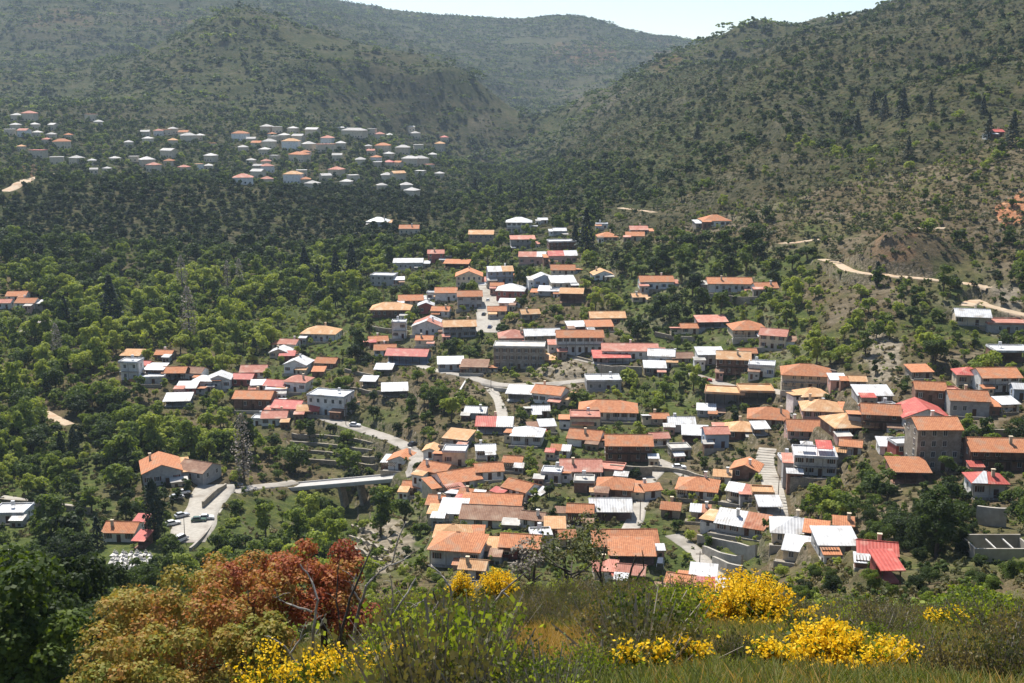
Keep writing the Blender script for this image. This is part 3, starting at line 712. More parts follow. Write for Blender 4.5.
rock = np.maximum(rock, .42*((GY > 235) & (GY < 620) & (PXg > 400) & (PXg < 1024))*ss(.5, .62, fbm(GX/22, GY/22, 3)))
gold = np.maximum(blob(545, 655, 50, 22)*(GY < 60), blob(690, 668, 25, 8)*(GY < 60))
idx = np.arange(NU*NV).reshape(NV, NU)
Fc = np.stack([idx[:-1, :-1], idx[:-1, 1:], idx[1:, 1:], idx[1:, :-1]], -1).reshape(-1, 4)
tme = npmesh('ground', np.stack([GX, GY, GZ], -1).reshape(-1, 3), Fc, smooth=True)
for nm, arr in (('dry', dry), ('red', red), ('rock', rock), ('gold', gold)):
    a = tme.attributes.new(nm, 'FLOAT', 'POINT'); a.data.foreach_set('value', arr.astype(np.float32).ravel())
m, nt, b, N, L = newmat('hillside_soil_and_scrub')
tc = N.new('ShaderNodeTexCoord')
def nz_(scale, det=5, vec=None):
    x = N.new('ShaderNodeTexNoise'); x.inputs['Scale'].default_value = scale; x.inputs['Detail'].default_value = det; x.inputs['Roughness'].default_value = .6
    L.new(vec or tc.outputs['Object'], x.inputs['Vector']); return x.outputs[0]
def ramp_(src, stops):
    x = N.new('ShaderNodeValToRGB'); cr = x.color_ramp
    while len(cr.elements) < len(stops): cr.elements.new(.5)
    for e, (p_, c_) in zip(cr.elements, stops): e.position = p_; e.color = (*c_, 1)
    L.new(src, x.inputs[0]); return x.outputs[0]
def mix_(f, a_, b_):
    x = N.new('ShaderNodeMixRGB')
    if isinstance(f, float): x.inputs[0].default_value = f
    else: L.new(f, x.inputs[0])
    for s_, i in ((a_, 1), (b_, 2)):
        if isinstance(s_, tuple): x.inputs[i].default_value = (*s_, 1)
        else: L.new(s_, x.inputs[i])
    return x.outputs[0]
def attr_(nm):
    x = N.new('ShaderNodeAttribute'); x.attribute_name = nm; return x.outputs['Fac']
def mth(op, a_, b_=None, c_=None, clamp=False):
    x = N.new('ShaderNodeMath'); x.operation = op; x.use_clamp = clamp
    for i, s_ in enumerate((a_, b_, c_)):
        if s_ is None: continue
        if isinstance(s_, (int, float)): x.inputs[i].default_value = s_
        else: L.new(s_, x.inputs[i])
    return x.outputs[0]
n1 = nz_(.35, 6); n2 = nz_(.06, 6); n3 = nz_(.012, 6); n4 = nz_(2.5, 4)
green = ramp_(mth('MULTIPLY_ADD', n4, .4, mth('MULTIPLY', n1, .6)), [(.3, (.026, .038, .013)), (.5, (.060, .078, .022)), (.68, (.13, .135, .038))])
brown = ramp_(mth('MULTIPLY_ADD', n4, .4, mth('MULTIPLY', n1, .6)), [(.32, (.045, .038, .022)), (.5, (.095, .074, .042)), (.68, (.17, .125, .075))])
c = mix_(mth('MULTIPLY', mth('SUBTRACT', mth('ADD', attr_('dry'), mth('MULTIPLY_ADD', n2, 1.2, -.6)), .30), 2.2, clamp=True), green, brown)
rk = ramp_(n1, [(.3, (.10, .085, .06)), (.5, (.20, .17, .125)), (.7, (.30, .255, .19))])
c = mix_(mth('MULTIPLY', mth('SUBTRACT', mth('MULTIPLY', attr_('rock'), mth('ADD', n2, .5)), .35), 3.0, clamp=True), c, rk)
rd = ramp_(n1, [(.3, (.22, .09, .045)), (.5, (.36, .16, .08)), (.7, (.42, .24, .13))])
c = mix_(mth('MULTIPLY', mth('SUBTRACT', mth('MULTIPLY', attr_('red'), mth('ADD', n2, .5)), .3), 3.0, clamp=True), c, rd)
c = mix_(mth('MULTIPLY', attr_('gold'), mth('ADD', n4, .4), clamp=True), c, (.30, .18, .05))
# old terrace walls read as pale and dark contour bands on the slopes
sep = N.new('ShaderNodeSeparateXYZ'); L.new(tc.outputs['Object'], sep.inputs[0])
band = mth('FRACT', mth('MULTIPLY_ADD', n3, 8.0, mth('MULTIPLY', sep.outputs[2], .16)))
bm1 = mth('MULTIPLY', mth('GREATER_THAN', band, .72), mth('GREATER_THAN', nz_(.02, 3), .5))
far_n = mth('GREATER_THAN', sep.outputs[1], 600.0)
c = mix_(mth('MULTIPLY', mth('MULTIPLY', bm1, far_n), .55), c, mix_(n1, (.10, .085, .06), (.20, .17, .12)))
fs = ramp_(mth('MULTIPLY_ADD', nz_(.22, 7), .6, mth('MULTIPLY', nz_(.05, 4), .4)), [(.40, (.013, .020, .009)), (.50, (.034, .038, .017)), (.60, (.080, .068, .036))])
c = mix_(mth('MULTIPLY', mth('GREATER_THAN', sep.outputs[1], 620.0), .72), c, fs)
ge = N.new('ShaderNodeNewGeometry'); sn = N.new('ShaderNodeSeparateXYZ'); L.new(ge.outputs['True Normal'], sn.inputs[0])
steep = mth('MULTIPLY', mth('SUBTRACT', .80, sn.outputs[2]), 8.0, clamp=True)
near_ = mth('MULTIPLY', mth('LESS_THAN', sep.outputs[1], 700.0), mth('GREATER_THAN', sep.outputs[1], 200.0))
c = mix_(mth('MULTIPLY', mth('MULTIPLY', steep, near_), .6), c, ramp_(nz_(1.2, 5), [(.36, (.045, .05, .025)), (.5, (.13, .11, .075)), (.64, (.26, .22, .165))]))
L.new(c, b.inputs['Base Color']); b.inputs['Roughness'].default_value = 1; b.inputs['Specular IOR Level'].default_value = .05
bp = N.new('ShaderNodeBump'); bp.inputs['Strength'].default_value = .7; bp.inputs['Distance'].default_value = 1.2
L.new(mth('ADD', n1, mth('MULTIPLY', n4, .25)), bp.inputs['Height']); L.new(bp.outputs[0], b.inputs['Normal'])
tag(link('ground', tme, mat=m), kind='structure')

# roads: strips draped 12 cm above the bedded slope
for nm, mt, w, ln in ROADPTS:
    V = []; Fq = []; k_ = 7
    for i in range(len(ln)):
        t = ln[min(i+1, len(ln)-1)]-ln[max(i-1, 0)]; t = t[:2]/(np.linalg.norm(t[:2])+1e-9); nrm = np.array([-t[1], t[0]])
        ww = w*(1+.10*math.sin(i*.5)) if mt != 'road' else w
        for j in range(k_):
            q = ln[i][:2]+nrm*ww*(j/(k_-1)-.5); z = max(float(hz(q[0], q[1])), ln[i][2]-.15)+.12
            V.append((q[0], q[1], z))
        V.append((V[-1][0]+nrm[0]*.3, V[-1][1]+nrm[1]*.3, V[-1][2]-.9)); V.append((V[-1-k_][0]-nrm[0]*.3, V[-1-k_][1]-nrm[1]*.3, V[-1-k_][2]-.9))
    st = k_+2
    for i in range(len(ln)-1):
        a0 = i*st; a1 = a0+st
        for j in range(k_-1): Fq.append((a0+j, a1+j, a1+j+1, a0+j+1))
        Fq.append((a0+k_-1, a1+k_-1, a1+k_, a0+k_)); Fq.append((a0+k_+1, a1+k_+1, a1, a0))
    tag(link(nm, npmesh(nm, V, Fq, smooth=False), mat=M[mt]), kind='structure')

M['farw'] = noisy('pale_weathered_roof', (.50,.48,.45), (.42,.40,.37), .4, randomize=.2)
# ---------------------------------------------------------------- house builder
_wcache = {}
def winmesh(kind, w, h):
    key = (kind, round(w, 1), round(h, 1))
    if key not in _wcache:
        mb = MB()
        if kind == 'pane': mb.box(-w/2, w/2, -.04, .25, 0, h); me = mb.mesh('window', [M['pane']])
        elif kind in ('frame',):
            t = .09
            mb.box(-w/2-t, w/2+t, -.10, .2, -.12, -.001); mb.box(-w/2-t, w/2+t, -.08, .2, h+.001, h+t); mb.box(-w/2-t, -w/2-.001, -.08, .2, 0, h); mb.box(w/2+.001, w/2+t, -.08, .2, 0, h); mb.box(-.03, .03, -.07, -.042, 0, h)
            me = mb.mesh('frame', [M['frame']])
        elif kind in ('shut', 'shutb'):
            mb.box(0, w*.45, -.07, .02, 0, h)
            me = mb.mesh('shutter', [M[kind]])
        elif kind == 'door': mb.box(-w/2, w/2, -.05, .2, 0, h); me = mb.mesh('door', [M['door']])
        _wcache[key] = me
    return _wcache[key]
def put(name, me, parent, loc, rz=0):
    o = link(name, me, parent); o.location = loc
    if rz: o.rotation_euler = (0, 0, rz)
    return o
def slab_roof(t, W_, D_, H_, rng):
    """polygons (top faces) of the roof and the wall gables. returns list of top polys, apex height"""
    ov = .55; x = W_/2+ov*.7; y = D_/2+ov; pit = .40 if t != 'S' else .16
    tops = []; gab = []
    if t == 'X':
        r = D_/2*pit; e = -ov*pit
        tops = [[(-x,-y,H_+e),(x,-y,H_+e),(x,0,H_+r),(-x,0,H_+r)], [(x,y,H_+e),(-x,y,H_+e),(-x,0,H_+r),(x,0,H_+r)]]
        gab = [[(s*W_/2,-D_/2,H_),(s*W_/2,D_/2,H_),(s*W_/2,0,H_+r)] for s in (-1, 1)]; ap = r
    elif t == 'Y':
        xx = W_/2+ov; yy = D_/2+ov*.7; r = W_/2*pit; e = -ov*pit
        tops = [[(-xx,yy,H_+e),(-xx,-yy,H_+e),(0,-yy,H_+r),(0,yy,H_+r)], [(xx,-yy,H_+e),(xx,yy,H_+e),(0,yy,H_+r),(0,-yy,H_+r)]]
        gab = [[(-W_/2,s*D_/2,H_),(W_/2,s*D_/2,H_),(0,s*D_/2,H_+r)] for s in (-1, 1)]; ap = r
    elif t == 'H':
        m_ = min(W_, D_)/2; r = m_*pit*1.05; e = -ov*pit; xx = W_/2+ov; yy = D_/2+ov
        rx = max(W_/2-m_, .05); ry = max(D_/2-m_, .05)
        if W_ >= D_: A, B = (-rx,0,H_+r), (rx,0,H_+r)
        else: A, B = (0,-ry,H_+r), (0,ry,H_+r)
        c0, c1, c2, c3 = (-xx,-yy,H_+e), (xx,-yy,H_+e), (xx,yy,H_+e), (-xx,yy,H_+e)
        tops = [[c0,c1,B,A],[c1,c2,B],[c2,c3,A,B],[c3,c0,A]] if W_ >= D_ else [[c0,c1,A],[c1,c2,B,A],[c2,c3,B],[c3,c0,A,B]]; ap = r
    elif t == 'S':
        r = D_*pit; y2 = D_/2+ov
        tops = [[(-x,-y2,H_-ov*pit),(x,-y2,H_-ov*pit),(x,y2,H_+r+ov*pit),(-x,y2,H_+r+ov*pit)]]; ap = r
    else:
        tops = [[(-x+.2,-y+.2,H_+.25),(x-.2,-y+.2,H_+.25),(x-.2,y-.2,H_+.25),(-x+.2,y-.2,H_+.25)]]; ap = .25
    return tops, gab, ap
def build_house(h, far=False):
    rng = random.Random(int(h['px']*13+h['by']*7))
    W_, D_, H_, t = h['W'], h['D'], h['H'], h['t']; op = h['op']
    if 'label' in h and ('shed' in h['label'] or 'canopy' in h['label'] or 'lean-to' in h['label']): nm, cat = 'shed', 'shed'
    elif 'villa' in h['label']: nm, cat = 'villa', 'villa'
    elif 'barn' in h['label']: nm, cat = 'barn', 'barn'
    elif 'hotel' in h['label']: nm, cat = 'hotel', 'hotel'
    else: nm, cat = 'house', 'house'
    if nm == 'shed' and 'house' in h['label'].split(' with ')[0]: nm, cat = 'house', 'house'
    root = bpy.data.objects.new(nm, None); COL.objects.link(root); root.empty_display_size = 1
    root.location = (h['c'][0], h['c'][1], h['p'][2]); root.rotation_euler = (0, 0, R(h['yaw']))
    tag(root, h['label'], cat, 'houses of the distant village' if far else 'buildings of the village')
    tops, gab, ap = slab_roof(t, W_, D_, H_, rng)
    opened = 'o' in op and H_ < 6
    wm = M['W'+h['wc']] if h['wc'] != 'n' else M['Wb']
    # walls
    mb = MB(); f = -3.5
    yb = -D_/2
    gallery = 'b' in op and H_ > 3.2
    if gallery: yb = -D_/2+1.3
    if opened:
        mb.box(-W_/2, W_/2, D_/2-.3, D_/2, f, H_+(D_*.16-.25 if t == 'S' else -.05)); mb.box(-W_/2, -W_/2+.3, 0, D_/2-.3, f, H_-.05); mb.box(-W_/2, W_/2, yb, D_/2-.3, f, .12)
    else:
        if t == 'S':
            z1, z2 = H_-.15, H_+D_*.16-.15; b0 = len(mb.v)
            mb.v += [(-W_/2,yb,f),(W_/2,yb,f),(W_/2,D_/2,f),(-W_/2,D_/2,f),(-W_/2,yb,z1),(W_/2,yb,z1),(W_/2,D_/2,z2),(-W_/2,D_/2,z2)]
            for q in ((0,3,2,1),(4,5,6,7),(0,1,5,4),(1,2,6,5),(2,3,7,6),(3,0,4,7)): mb.f.append(q); mb.m.append(0)
        else: mb.box(-W_/2, W_/2, yb, D_/2, f, H_-.02)
        for g in gab:
            gg = [tuple((p[0]*.999, max(p[1], yb) if t == 'X' else (yb if p[1] < 0 else D_/2-.002), p[2]-.10)) for p in g]
            if t == 'X': gg = [(p[0]*.999, q[1]*(.86 if gallery else .999), p[2]-.1) for p, q in zip(g, g)]
            mb.poly(gg)
    mb.build('wall', wm, root)
    # roof
    rb = MB(); th = .18 if t != 'F' else .3
    half = None
    for i, tp in enumerate(tops):
        if ('half' in h['label'] or 'rusting' in h['label'] or 'pink and white' in h['label'] or 'red and white' in h['label']) and t in 'XY' and not far:
            c0, c1, c2, c3 = [Vector(p) for p in tp]; s = .55
            e0 = c0.lerp(c1, s); e1 = c3.lerp(c2, s)
            rb.prism([c0, e0, e1, c3], th, 0); rb.prism([e0, c1, c2, e1], th, 1); half = True
        else: rb.prism(tp, th)
    lab = h['label']; r0 = M[h['rc']]; r1 = M['w']
    if 'rusting' in lab: r0, r1 = M['w'], M['rust']
    if 'half white half orange' in lab: r0, r1 = M['o'], M['w']
    if 'half white half tan' in lab: r0, r1 = M['w'], M['y']
    if 'half white half pink' in lab: r0, r1 = M['w'], M['p']
    if 'half red half pale' in lab: r0, r1 = M['y'], M['r']
    if 'pink and white sheets' in lab: r0, r1 = M['r'], M['w']
    if t == 'F' and not far:      # parapet
        x = W_/2+.1; y = D_/2+.25; z = H_+.25
        rb.box(-x, x, -y, -y+.2, z, z+.4); rb.box(-x, x, y-.2, y, z, z+.4); rb.box(-x, -x+.2, -y+.2, y-.2, z, z+.4); rb.box(x-.2, x, -y+.2, y-.2, z, z+.4)
    elif t in 'XH' and not far and W_ > D_ and not half:   # ridge tiles
        rx = W_/2+.35 if t == 'X' else max(W_/2-min(W_, D_)/2, .05)
        rb.tube([(-rx, 0, H_+ap+.03), (rx, 0, H_+ap+.03)], .13, 6)
    roof = rb.build('roof', [r0, r1] if half else (M['farw'] if far and h['rc'] == 'w' else r0), root)
    if 'tented roof' in lab:
        fb = MB(); xx = W_/2+.6; fb.prism([(-xx,-D_/2-.6,H_-.12),(-W_*.1,-D_/2-.6,H_-.12),(0,0,H_+ap+.12),(-W_*.1,0,H_+ap+.12)], .08); fb.build('roof_panel', M['w'], roof)
    if far:
        for k in range(max(1, int(W_/3.2))):
            put('window', winmesh('pane', 1.2, 1.3), root, (-W_/2+W_*(k+.5)/max(1, int(W_/3.2)), -D_/2, min(1.1, H_*.35)))
        return root
    # windows and doors on the front wall
    ns = max(1, int(round((H_-.3)/3.0))); sh = H_/ns; nw = max(1, int(W_/2.6)); ys = yb
    shut = 'shutb' if h['blue'] else ('shut' if rng.random() < .5 else None)
    hh = min(1.35, sh*.5)
    if not opened:
        for s in range(ns):
            for k in range(nw):
                x = -W_/2+W_*(k+.5)/nw
                if (s == 0 and k == nw//2) or ('row of brown doors' in lab and s == 0):
                    put('door', winmesh('door', 1.1, min(2.1, sh*.78)), root, (x, ys, .02)); continue
                if rng.random() < .12: continue
                w_ = put('window', winmesh('pane', .95, hh), root, (x, ys, s*sh+sh*.34))
                put('frame', winmesh('frame', .95, hh), w_, (0, 0, 0))
                if shut:
                    for sx in (-.585-.4275, .585): put('shutter', winmesh(shut, .95, hh), w_, (sx, 0, 0))
        for sgn in (-1, 1):
            nd = max(1, int(D_/4))
            for s in range(ns):
                for k in range(nd):
                    if rng.random() < .25: continue
                    w_ = put('window', winmesh('pane', .9, hh), root, (sgn*W_/2, yb+(D_/2-yb)*(k+.5)/nd, s*sh+sh*.34), R(90)*sgn)
                    put('frame', winmesh('frame', .9, hh), w_, (0, 0, 0))
    else:
        for k in range(max(2, int(W_/2.8)+1)):
            pb = MB(); n_ = max(2, int(W_/2.8)+1); x = -W_/2+.15+(W_-.3)*k/(n_-1)
            pb.box(x-.08, x+.08, -D_/2+.05, -D_/2+.21, f, H_-.05); pb.build('post', M['wood'], root)
    if gallery and not opened:
        for s in range(0 if ns == 1 else 1, ns):
            z = s*sh if s else .1
            bal = MB(); bal.box(-W_/2, W_/2, -D_/2-.15, yb-.003, z-.16, z); bo = bal.build('balcony', M['wood'] if h['wc'] in 'nsbk' else M['conc'], root)
            rl = MB(); n_ = max(3, int(W_/.9))
            rl.box(-W_/2, W_/2, -D_/2-.14, -D_/2-.08, z+.92, z+1.0)
            for k in range(n_+1): x = -W_/2+.04+(W_-.08)*k/n_; rl.box(x-.03, x+.03, -D_/2-.13, -D_/2-.09, z, z+.92)
            rl.build('railing', M['rail'] if h['wc'] in 'wcpl' else M['wood'], bo)
        n_ = max(2, int(W_/3.2)+1)
        for k in range(n_):
            x = -W_/2+.12+(W_-.24)*k/(n_-1); pb = MB(); pb.box(x-.11, x+.11, -D_/2-.05, -D_/2+.17, f, H_-.2); pb.build('post', M['conc'] if h['wc'] in 'wcpg' else M['wood'], root)
    if not opened and W_ > 5 and rng.random() < .45:     # a side wing under its own small roof
        sgn = rng.choice([-1, 1]); ww = rng.uniform(2.4, 4.2); wh = min(H_*.72, 3.1); dz = rng.uniform(-.8, .6); y0_ = yb+rng.uniform(.4, 1.2); y1_ = D_/2-rng.uniform(0, 1.2); xa, xb = sorted((sgn*(W_/2+.004), sgn*(W_/2+ww)))
        mb = MB(); mb.box(xa, xb, y0_, y1_, -5, wh+dz); wg = mb.build('wing', M['W'+rng.choice('wcwsgb')], root)
        mb = MB(); za, zb = wh+dz+.12, wh+dz+.85; lo, hi_ = (za, zb) if rng.random() < .5 else (zb, za)
        mb.prism([(xa-.02,y0_-.4,lo),(xb+.3 if sgn > 0 else xb,y0_-.4,lo),(xb+.3 if sgn > 0 else xb,y1_+.3,hi_),(xa-.02,y1_+.3,hi_)] if sgn > 0 else [(xa-.3,y0_-.4,lo),(xb,y0_-.4,lo),(xb,y1_+.3,hi_),(xa-.3,y1_+.3,hi_)], .14); mb.build('roof', M[rng.choice('wooyppng')], wg)
        put('window', winmesh('pane', .8, .9), wg, ((xa+xb)/2, y0_, dz+1.0))
    if not opened and W_ > 5 and rng.random() < .62:     # a lower wing in front or at the side
        sgn = rng.choice([-1, 1]); ww = rng.uniform(2.6, min(5, W_*.5)); wd = rng.uniform(2.2, 3.6); wh = rng.uniform(2.2, 2.9); dz = -rng.uniform(0, 1.2)
        xc = sgn*(W_/2-ww/2+rng.uniform(-.5, 2.0)); y1 = -D_/2-(.16 if gallery else .004)
        mb = MB(); mb.box(xc-ww/2, xc+ww/2, y1-wd, y1, -5, wh+dz); wg = mb.build('wing', M['W'+rng.choice('wwcsgpb')], root)
        mb = MB(); z1, z2 = wh+dz+.02, wh+dz+.55; mb.prism([(xc-ww/2-.3,y1-wd-.35,z1+.1),(xc+ww/2+.3,y1-wd-.35,z1+.1),(xc+ww/2+.3,y1-.01,z2+.12),(xc-ww/2-.3,y1-.01,z2+.12)], .12); mb.build('roof', M[rng.choice('wwoyrgpng')], wg)
        put('door', winmesh('door', .9, 1.9), wg, (xc-ww*.2, y1-wd, dz+.02)); put('window', winmesh('pane', .8, .8), wg, (xc+ww*.25, y1-wd, dz+1.0))
    if not opened and 'Two' not in lab and rng.random() < .5 and W_ > 4:
        dp = rng.uniform(2.0, 3.6); x0 = -W_/2-rng.uniform(0, 1.5); x1 = W_/2+rng.uniform(-2, 1.5); y1 = -D_/2-(.2 if gallery else .003)
        cb = MB(); cb.box(x0, x1, y1-dp, y1, -5, .06); te = cb.build('terrace', M['stone'] if rng.random() < .7 else M['conc'], root)
        cb = MB(); cb.box(x0, x1, y1-dp-.18, y1-dp-.002, -4.9, .75); cb.build('parapet', M[rng.choice(['conc', 'stone', 'conc'])], te)
        if rng.random() < .4:
            cb = MB(); xa = x0+.3; xb = min(x1-.3, xa+rng.uniform(3, 5)); zt = min(2.4, H_-.4)
            for xx in (xa, xb-.12):
                cb.box(xx, xx+.12, y1-dp+.2, y1-dp+.32, .06, zt)
            for q in range(int((xb-xa)/.55)+1): cb.box(xa+q*.55, xa+q*.55+.1, y1-dp+.05, y1-.05, zt, zt+.12)
            cb.box(xa-.1, xb+.1, y1-dp+.2, y1-dp+.32, zt-.14, zt-.002); cb.build('pergola', M['wood'], te)
    if 'c' in op or (t in 'XHY' and rng.random() < .45):
        cb = MB(); x = W_*rng.uniform(-.32, .32); y = D_*rng.choice([-.2, .2]); z = H_+.2
        cb.box(x-.35, x+.35, y-.3, y+.3, z, H_+ap+.9); cb.box(x-.45, x+.45, y-.4, y+.4, H_+ap+.902, H_+ap+1.05); cb.build('chimney', M['Wc'] if rng.random() < .6 else M['Ww'], roof)
    if 't' in op or (t == 'F' and rng.random() < .3):
        hb = MB(); x = W_*rng.uniform(-.3, .3); z = H_+.25
        hb.tube([(x, .8, z+.9), (x, .8, z+2.1)], .55, 10); hb.box(x-.5, x-.42, .4, .48, z, z+.9); hb.box(x+.42, x+.5, .4, .48, z, z+.9); hb.box(x-.5, x-.42, 1.1, 1.18, z, z+.9); hb.box(x+.42, x+.5, 1.1, 1.18, z, z+.9)
        hb.build('water_tank', M['w'], roof)
    if 'white parasol' in lab:
        ub = MB(); z = H_+.25
        ub.prism([(-W_*.35,-1.5,z+2.4),(-W_*.05,-1.5,z+2.4),(-W_*.05,1.5,z+2.4),(-W_*.2,0,z+3.1)], .1); ub.prism([(-W_*.35,-1.5,z+2.4),(-W_*.2,0,z+3.1),(-W_*.05,1.5,z+2.4),(-W_*.35,1.5,z+2.4)], .1); ub.box(-W_*.2-.05,-W_*.2+.05,-.05,.05,z,z+2.9); ub.build('parasol', M['w'], root)
        cb = MB(); cb.prism([(W_*.02,-D_*.4,z+2.1),(W_*.4,-D_*.4,z+2.1),(W_*.4,D_*.3,z+2.6),(W_*.02,D_*.3,z+2.6)], .1)
        for x in (W_*.04, W_*.38):
            for y in (-D_*.38, D_*.28): cb.box(x-.05, x+.05, y-.05, y+.05, z, z+2.1)
        cb.build('canopy', M['r'], root)
    if 'orange awning' in lab:
        ab = MB(); ab.prism([(-W_*.45,-D_/2-1.8,2.2),(W_*.3,-D_/2-1.8,2.2),(W_*.3,-D_/2,2.8),(-W_*.45,-D_/2,2.8)], .1); ab.build('awning', M['o'], root)
    return root
ordn = ['first','second','third','fourth','fifth','sixth','seventh','eighth','ninth','tenth','eleventh','twelfth','thirteenth','fourteenth','fifteenth','sixteenth','seventeenth','eighteenth']
cn = dict(w='white', p='pink', o='orange', r='red', y='tan')
for h in HS:
    if 'far' in h:
        g, i, n_ = h['far']
        h['label'] = f"{cn[h['rc']]}-roofed house of the distant village, {ordn[i]} from left in its {g} row"
        if h['rc'] == 'y': h['H'] *= 1.3
        if h['rc'] in 'wr': h['wc'] = 'c'
        build_house(h, True)
    else: build_house(h)
# ---------------------------------------------------------------- vegetation prototypes
rngv = np.random.default_rng(11)
LEAF, NEED, SCR, BARK = M['leaf'], M['needle'], M['scrub'], M['bark']
CROWNS = []; TRUNKS = []
for k in range(7):
    hh = [5.2, 6.0, 4.6, 6.6, 5.4, 4.2, 7.2][k]; rr = [3.0, 2.8, 3.3, 2.7, 3.1, 2.7, 2.5][k]
    V, Fc, t = crown(100+k, 1500, rr, hh, .34, z0=.15, blobs=[11, 13, 9, 14, 16, 8, 12][k])
    cm = npmesh('crown', V, Fc, t); cm.materials.append(LEAF); CROWNS.append((V, Fc, t, cm))
    tb = trunk_mb(k, hh*.62, .17, spread=rr*.5); TRUNKS.append((tb, tb.mesh('trunk', [BARK])))
def proto(name, seed, n_, r_, h_, sz, mat, z0=.2, blobs=7, kind='round'):
    V, Fc, t = crown(seed, n_, r_, h_, sz, z0=z0, blobs=blobs, kind=kind); me = npmesh(name, V, Fc, t); me.materials.append(mat); return me
CFINE = []
for k in range(4):
    V, Fc, t = crown(150+k, 6500, [3.1, 2.8, 3.3, 2.8][k], [5.4, 6.4, 4.8, 7.0][k], .17, z0=.1, blobs=[26, 30, 22, 32][k], br0=.22, br1=.2); cm = npmesh('crown', V, Fc, t); cm.materials.append(LEAF); CFINE.append(cm)
NEARP = []
for k in range(7):
    hh = [5.2, 6.0, 4.6, 6.6, 5.4, 4.2, 7.2][k]; rr = [3.0, 2.8, 3.3, 2.7, 3.1, 2.7, 2.5][k]
    V, Fc, t = crown(100+k, 700, rr, hh, .50, z0=.15, blobs=[11, 13, 9, 14, 16, 8, 12][k]); NEARP.append(joined('tree_near', V, Fc, t, LEAF, TRUNKS[k][0], BARK))
MIDP = [proto('tree_mid', 200+k, 260, [3.0,3.4,2.6,3.1][k], [5.5,5.0,6.5,4.4][k], .85, LEAF, blobs=[8,10,7,12][k]) for k in range(4)]
FARP = [proto('tree_far', 300+k, 110, [3.2,3.6,2.8][k], [5.0,4.2,5.8][k], 1.25, LEAF, blobs=[6,8,5][k]) for k in range(3)]
SHRP = [proto('bush', 400+k, 170, 1.3, [1.5,1.2,1.9][k], .33, [SCR, SCR, LEAF][k], z0=-.1, blobs=6) for k in range(3)]
def clump(name, seed, n_, nb, sx, sy, r0, r1, sz, mat):
    rng = np.random.default_rng(seed); Vs = []; Ts = []
    for k in range(nb):
        r_ = rng.uniform(r0, r1); V, Fc, t = crown(seed*31+k, max(12, int(n_*r_/r1/nb)), r_, r_*rng.uniform(.9, 1.5), sz, z0=-.6, blobs=4)
        V = V+np.array([rng.uniform(-sx, sx), rng.uniform(-sy, sy), 0]); Vs.append(V); Ts.append(t*.6+rng.random()*.6)
    V = np.concatenate(Vs); me = npmesh(name, V, np.arange(len(V)).reshape(-1, 4), np.concatenate(Ts)); me.materials.append(mat); return me
FARP += [clump('scrub_band', 610+k, 330, [6, 8, 7, 9][k], [11, 14, 9, 12][k], [2.5, 3, 4, 2][k], 1.0, 3.4, 1.15, LEAF) for k in range(4)]
SHRP2 = SHRP+[clump('low_scrub', 640+k, 420, [7, 9, 8][k], [5, 6.5, 4][k], [1.2, 1.5, 2][k], .5, 1.6, .42, [SCR, LEAF, SCR][k]) for k in range(3)]
CONP = [proto('conifer_mesh', 500+k, [900,1000][k], [2.6,2.2][k], [12,10][k], .55, NEED, z0=1.0, kind='cone') for k in range(2)]
CYPP = [proto('cypress_mesh', 520, 900, 1.5, 12, .45, NEED, z0=.4, kind='column')]
POPP = [proto('bare_poplar_mesh', 530, 700, 1.5, 13, .28, M['bare'], z0=.8, kind='column')]

def stuff(name, label, P_, rz, sc, idx_, tint, protos):
    """countless plants as one object: points with instanced plants"""
    me = bpy.data.meshes.new(name); me.vertices.add(len(P_)); me.vertices.foreach_set('co', np.asarray(P_, np.float32).ravel())
    for nm, ty, arr in (('rz', 'FLOAT', rz), ('idx', 'INT', idx_), ('tint', 'FLOAT', tint)):
        a = me.attributes.new(nm, ty, 'POINT'); a.data.foreach_set('value', np.asarray(arr, np.int32 if ty == 'INT' else np.float32))
    a = me.attributes.new('scl', 'FLOAT_VECTOR', 'POINT'); a.data.foreach_set('vector', np.asarray(sc, np.float32).ravel())
    o = link(name, me); tag(o, label, None, None, 'stuff')
    pc = bpy.data.collections.new(name+'_plants')
    for i, pm in enumerate(protos): po = bpy.data.objects.new(f'{name}_plant_{i:02d}', pm); pc.objects.link(po)
    ng = bpy.data.node_groups.new(name+'_scatter', 'GeometryNodeTree')
    ng.interface.new_socket('Geometry', in_out='INPUT', socket_type='NodeSocketGeometry'); ng.interface.new_socket('Geometry', in_out='OUTPUT', socket_type='NodeSocketGeometry')
    n_ = ng.nodes; l = ng.links; gi = n_.new('NodeGroupInput'); go = n_.new('NodeGroupOutput')
    ip = n_.new('GeometryNodeInstanceOnPoints'); ci = n_.new('GeometryNodeCollectionInfo'); ci.inputs[0].default_value = pc; ci.inputs['Separate Children'].default_value = True; ci.inputs['Reset Children'].default_value = True
    ip.inputs['Pick Instance'].default_value = True
    def na(nm, ty):
        x = n_.new('GeometryNodeInputNamedAttribute'); x.data_type = ty; x.inputs[0].default_value = nm; return x.outputs['Attribute']
    cx = n_.new('ShaderNodeCombineXYZ'); l.new(na('rz', 'FLOAT'), cx.inputs[2])
    l.new(gi.outputs[0], ip.inputs['Points']); l.new(ci.outputs[0], ip.inputs['Instance']); l.new(na('idx', 'INT'), ip.inputs['Instance Index'])
    l.new(cx.outputs[0], ip.inputs['Rotation']); l.new(na('scl', 'FLOAT_VECTOR'), ip.inputs['Scale']); l.new(ip.outputs[0], go.inputs[0])
    md = o.modifiers.new('scatter', 'NODES'); md.node_group = ng
    return o

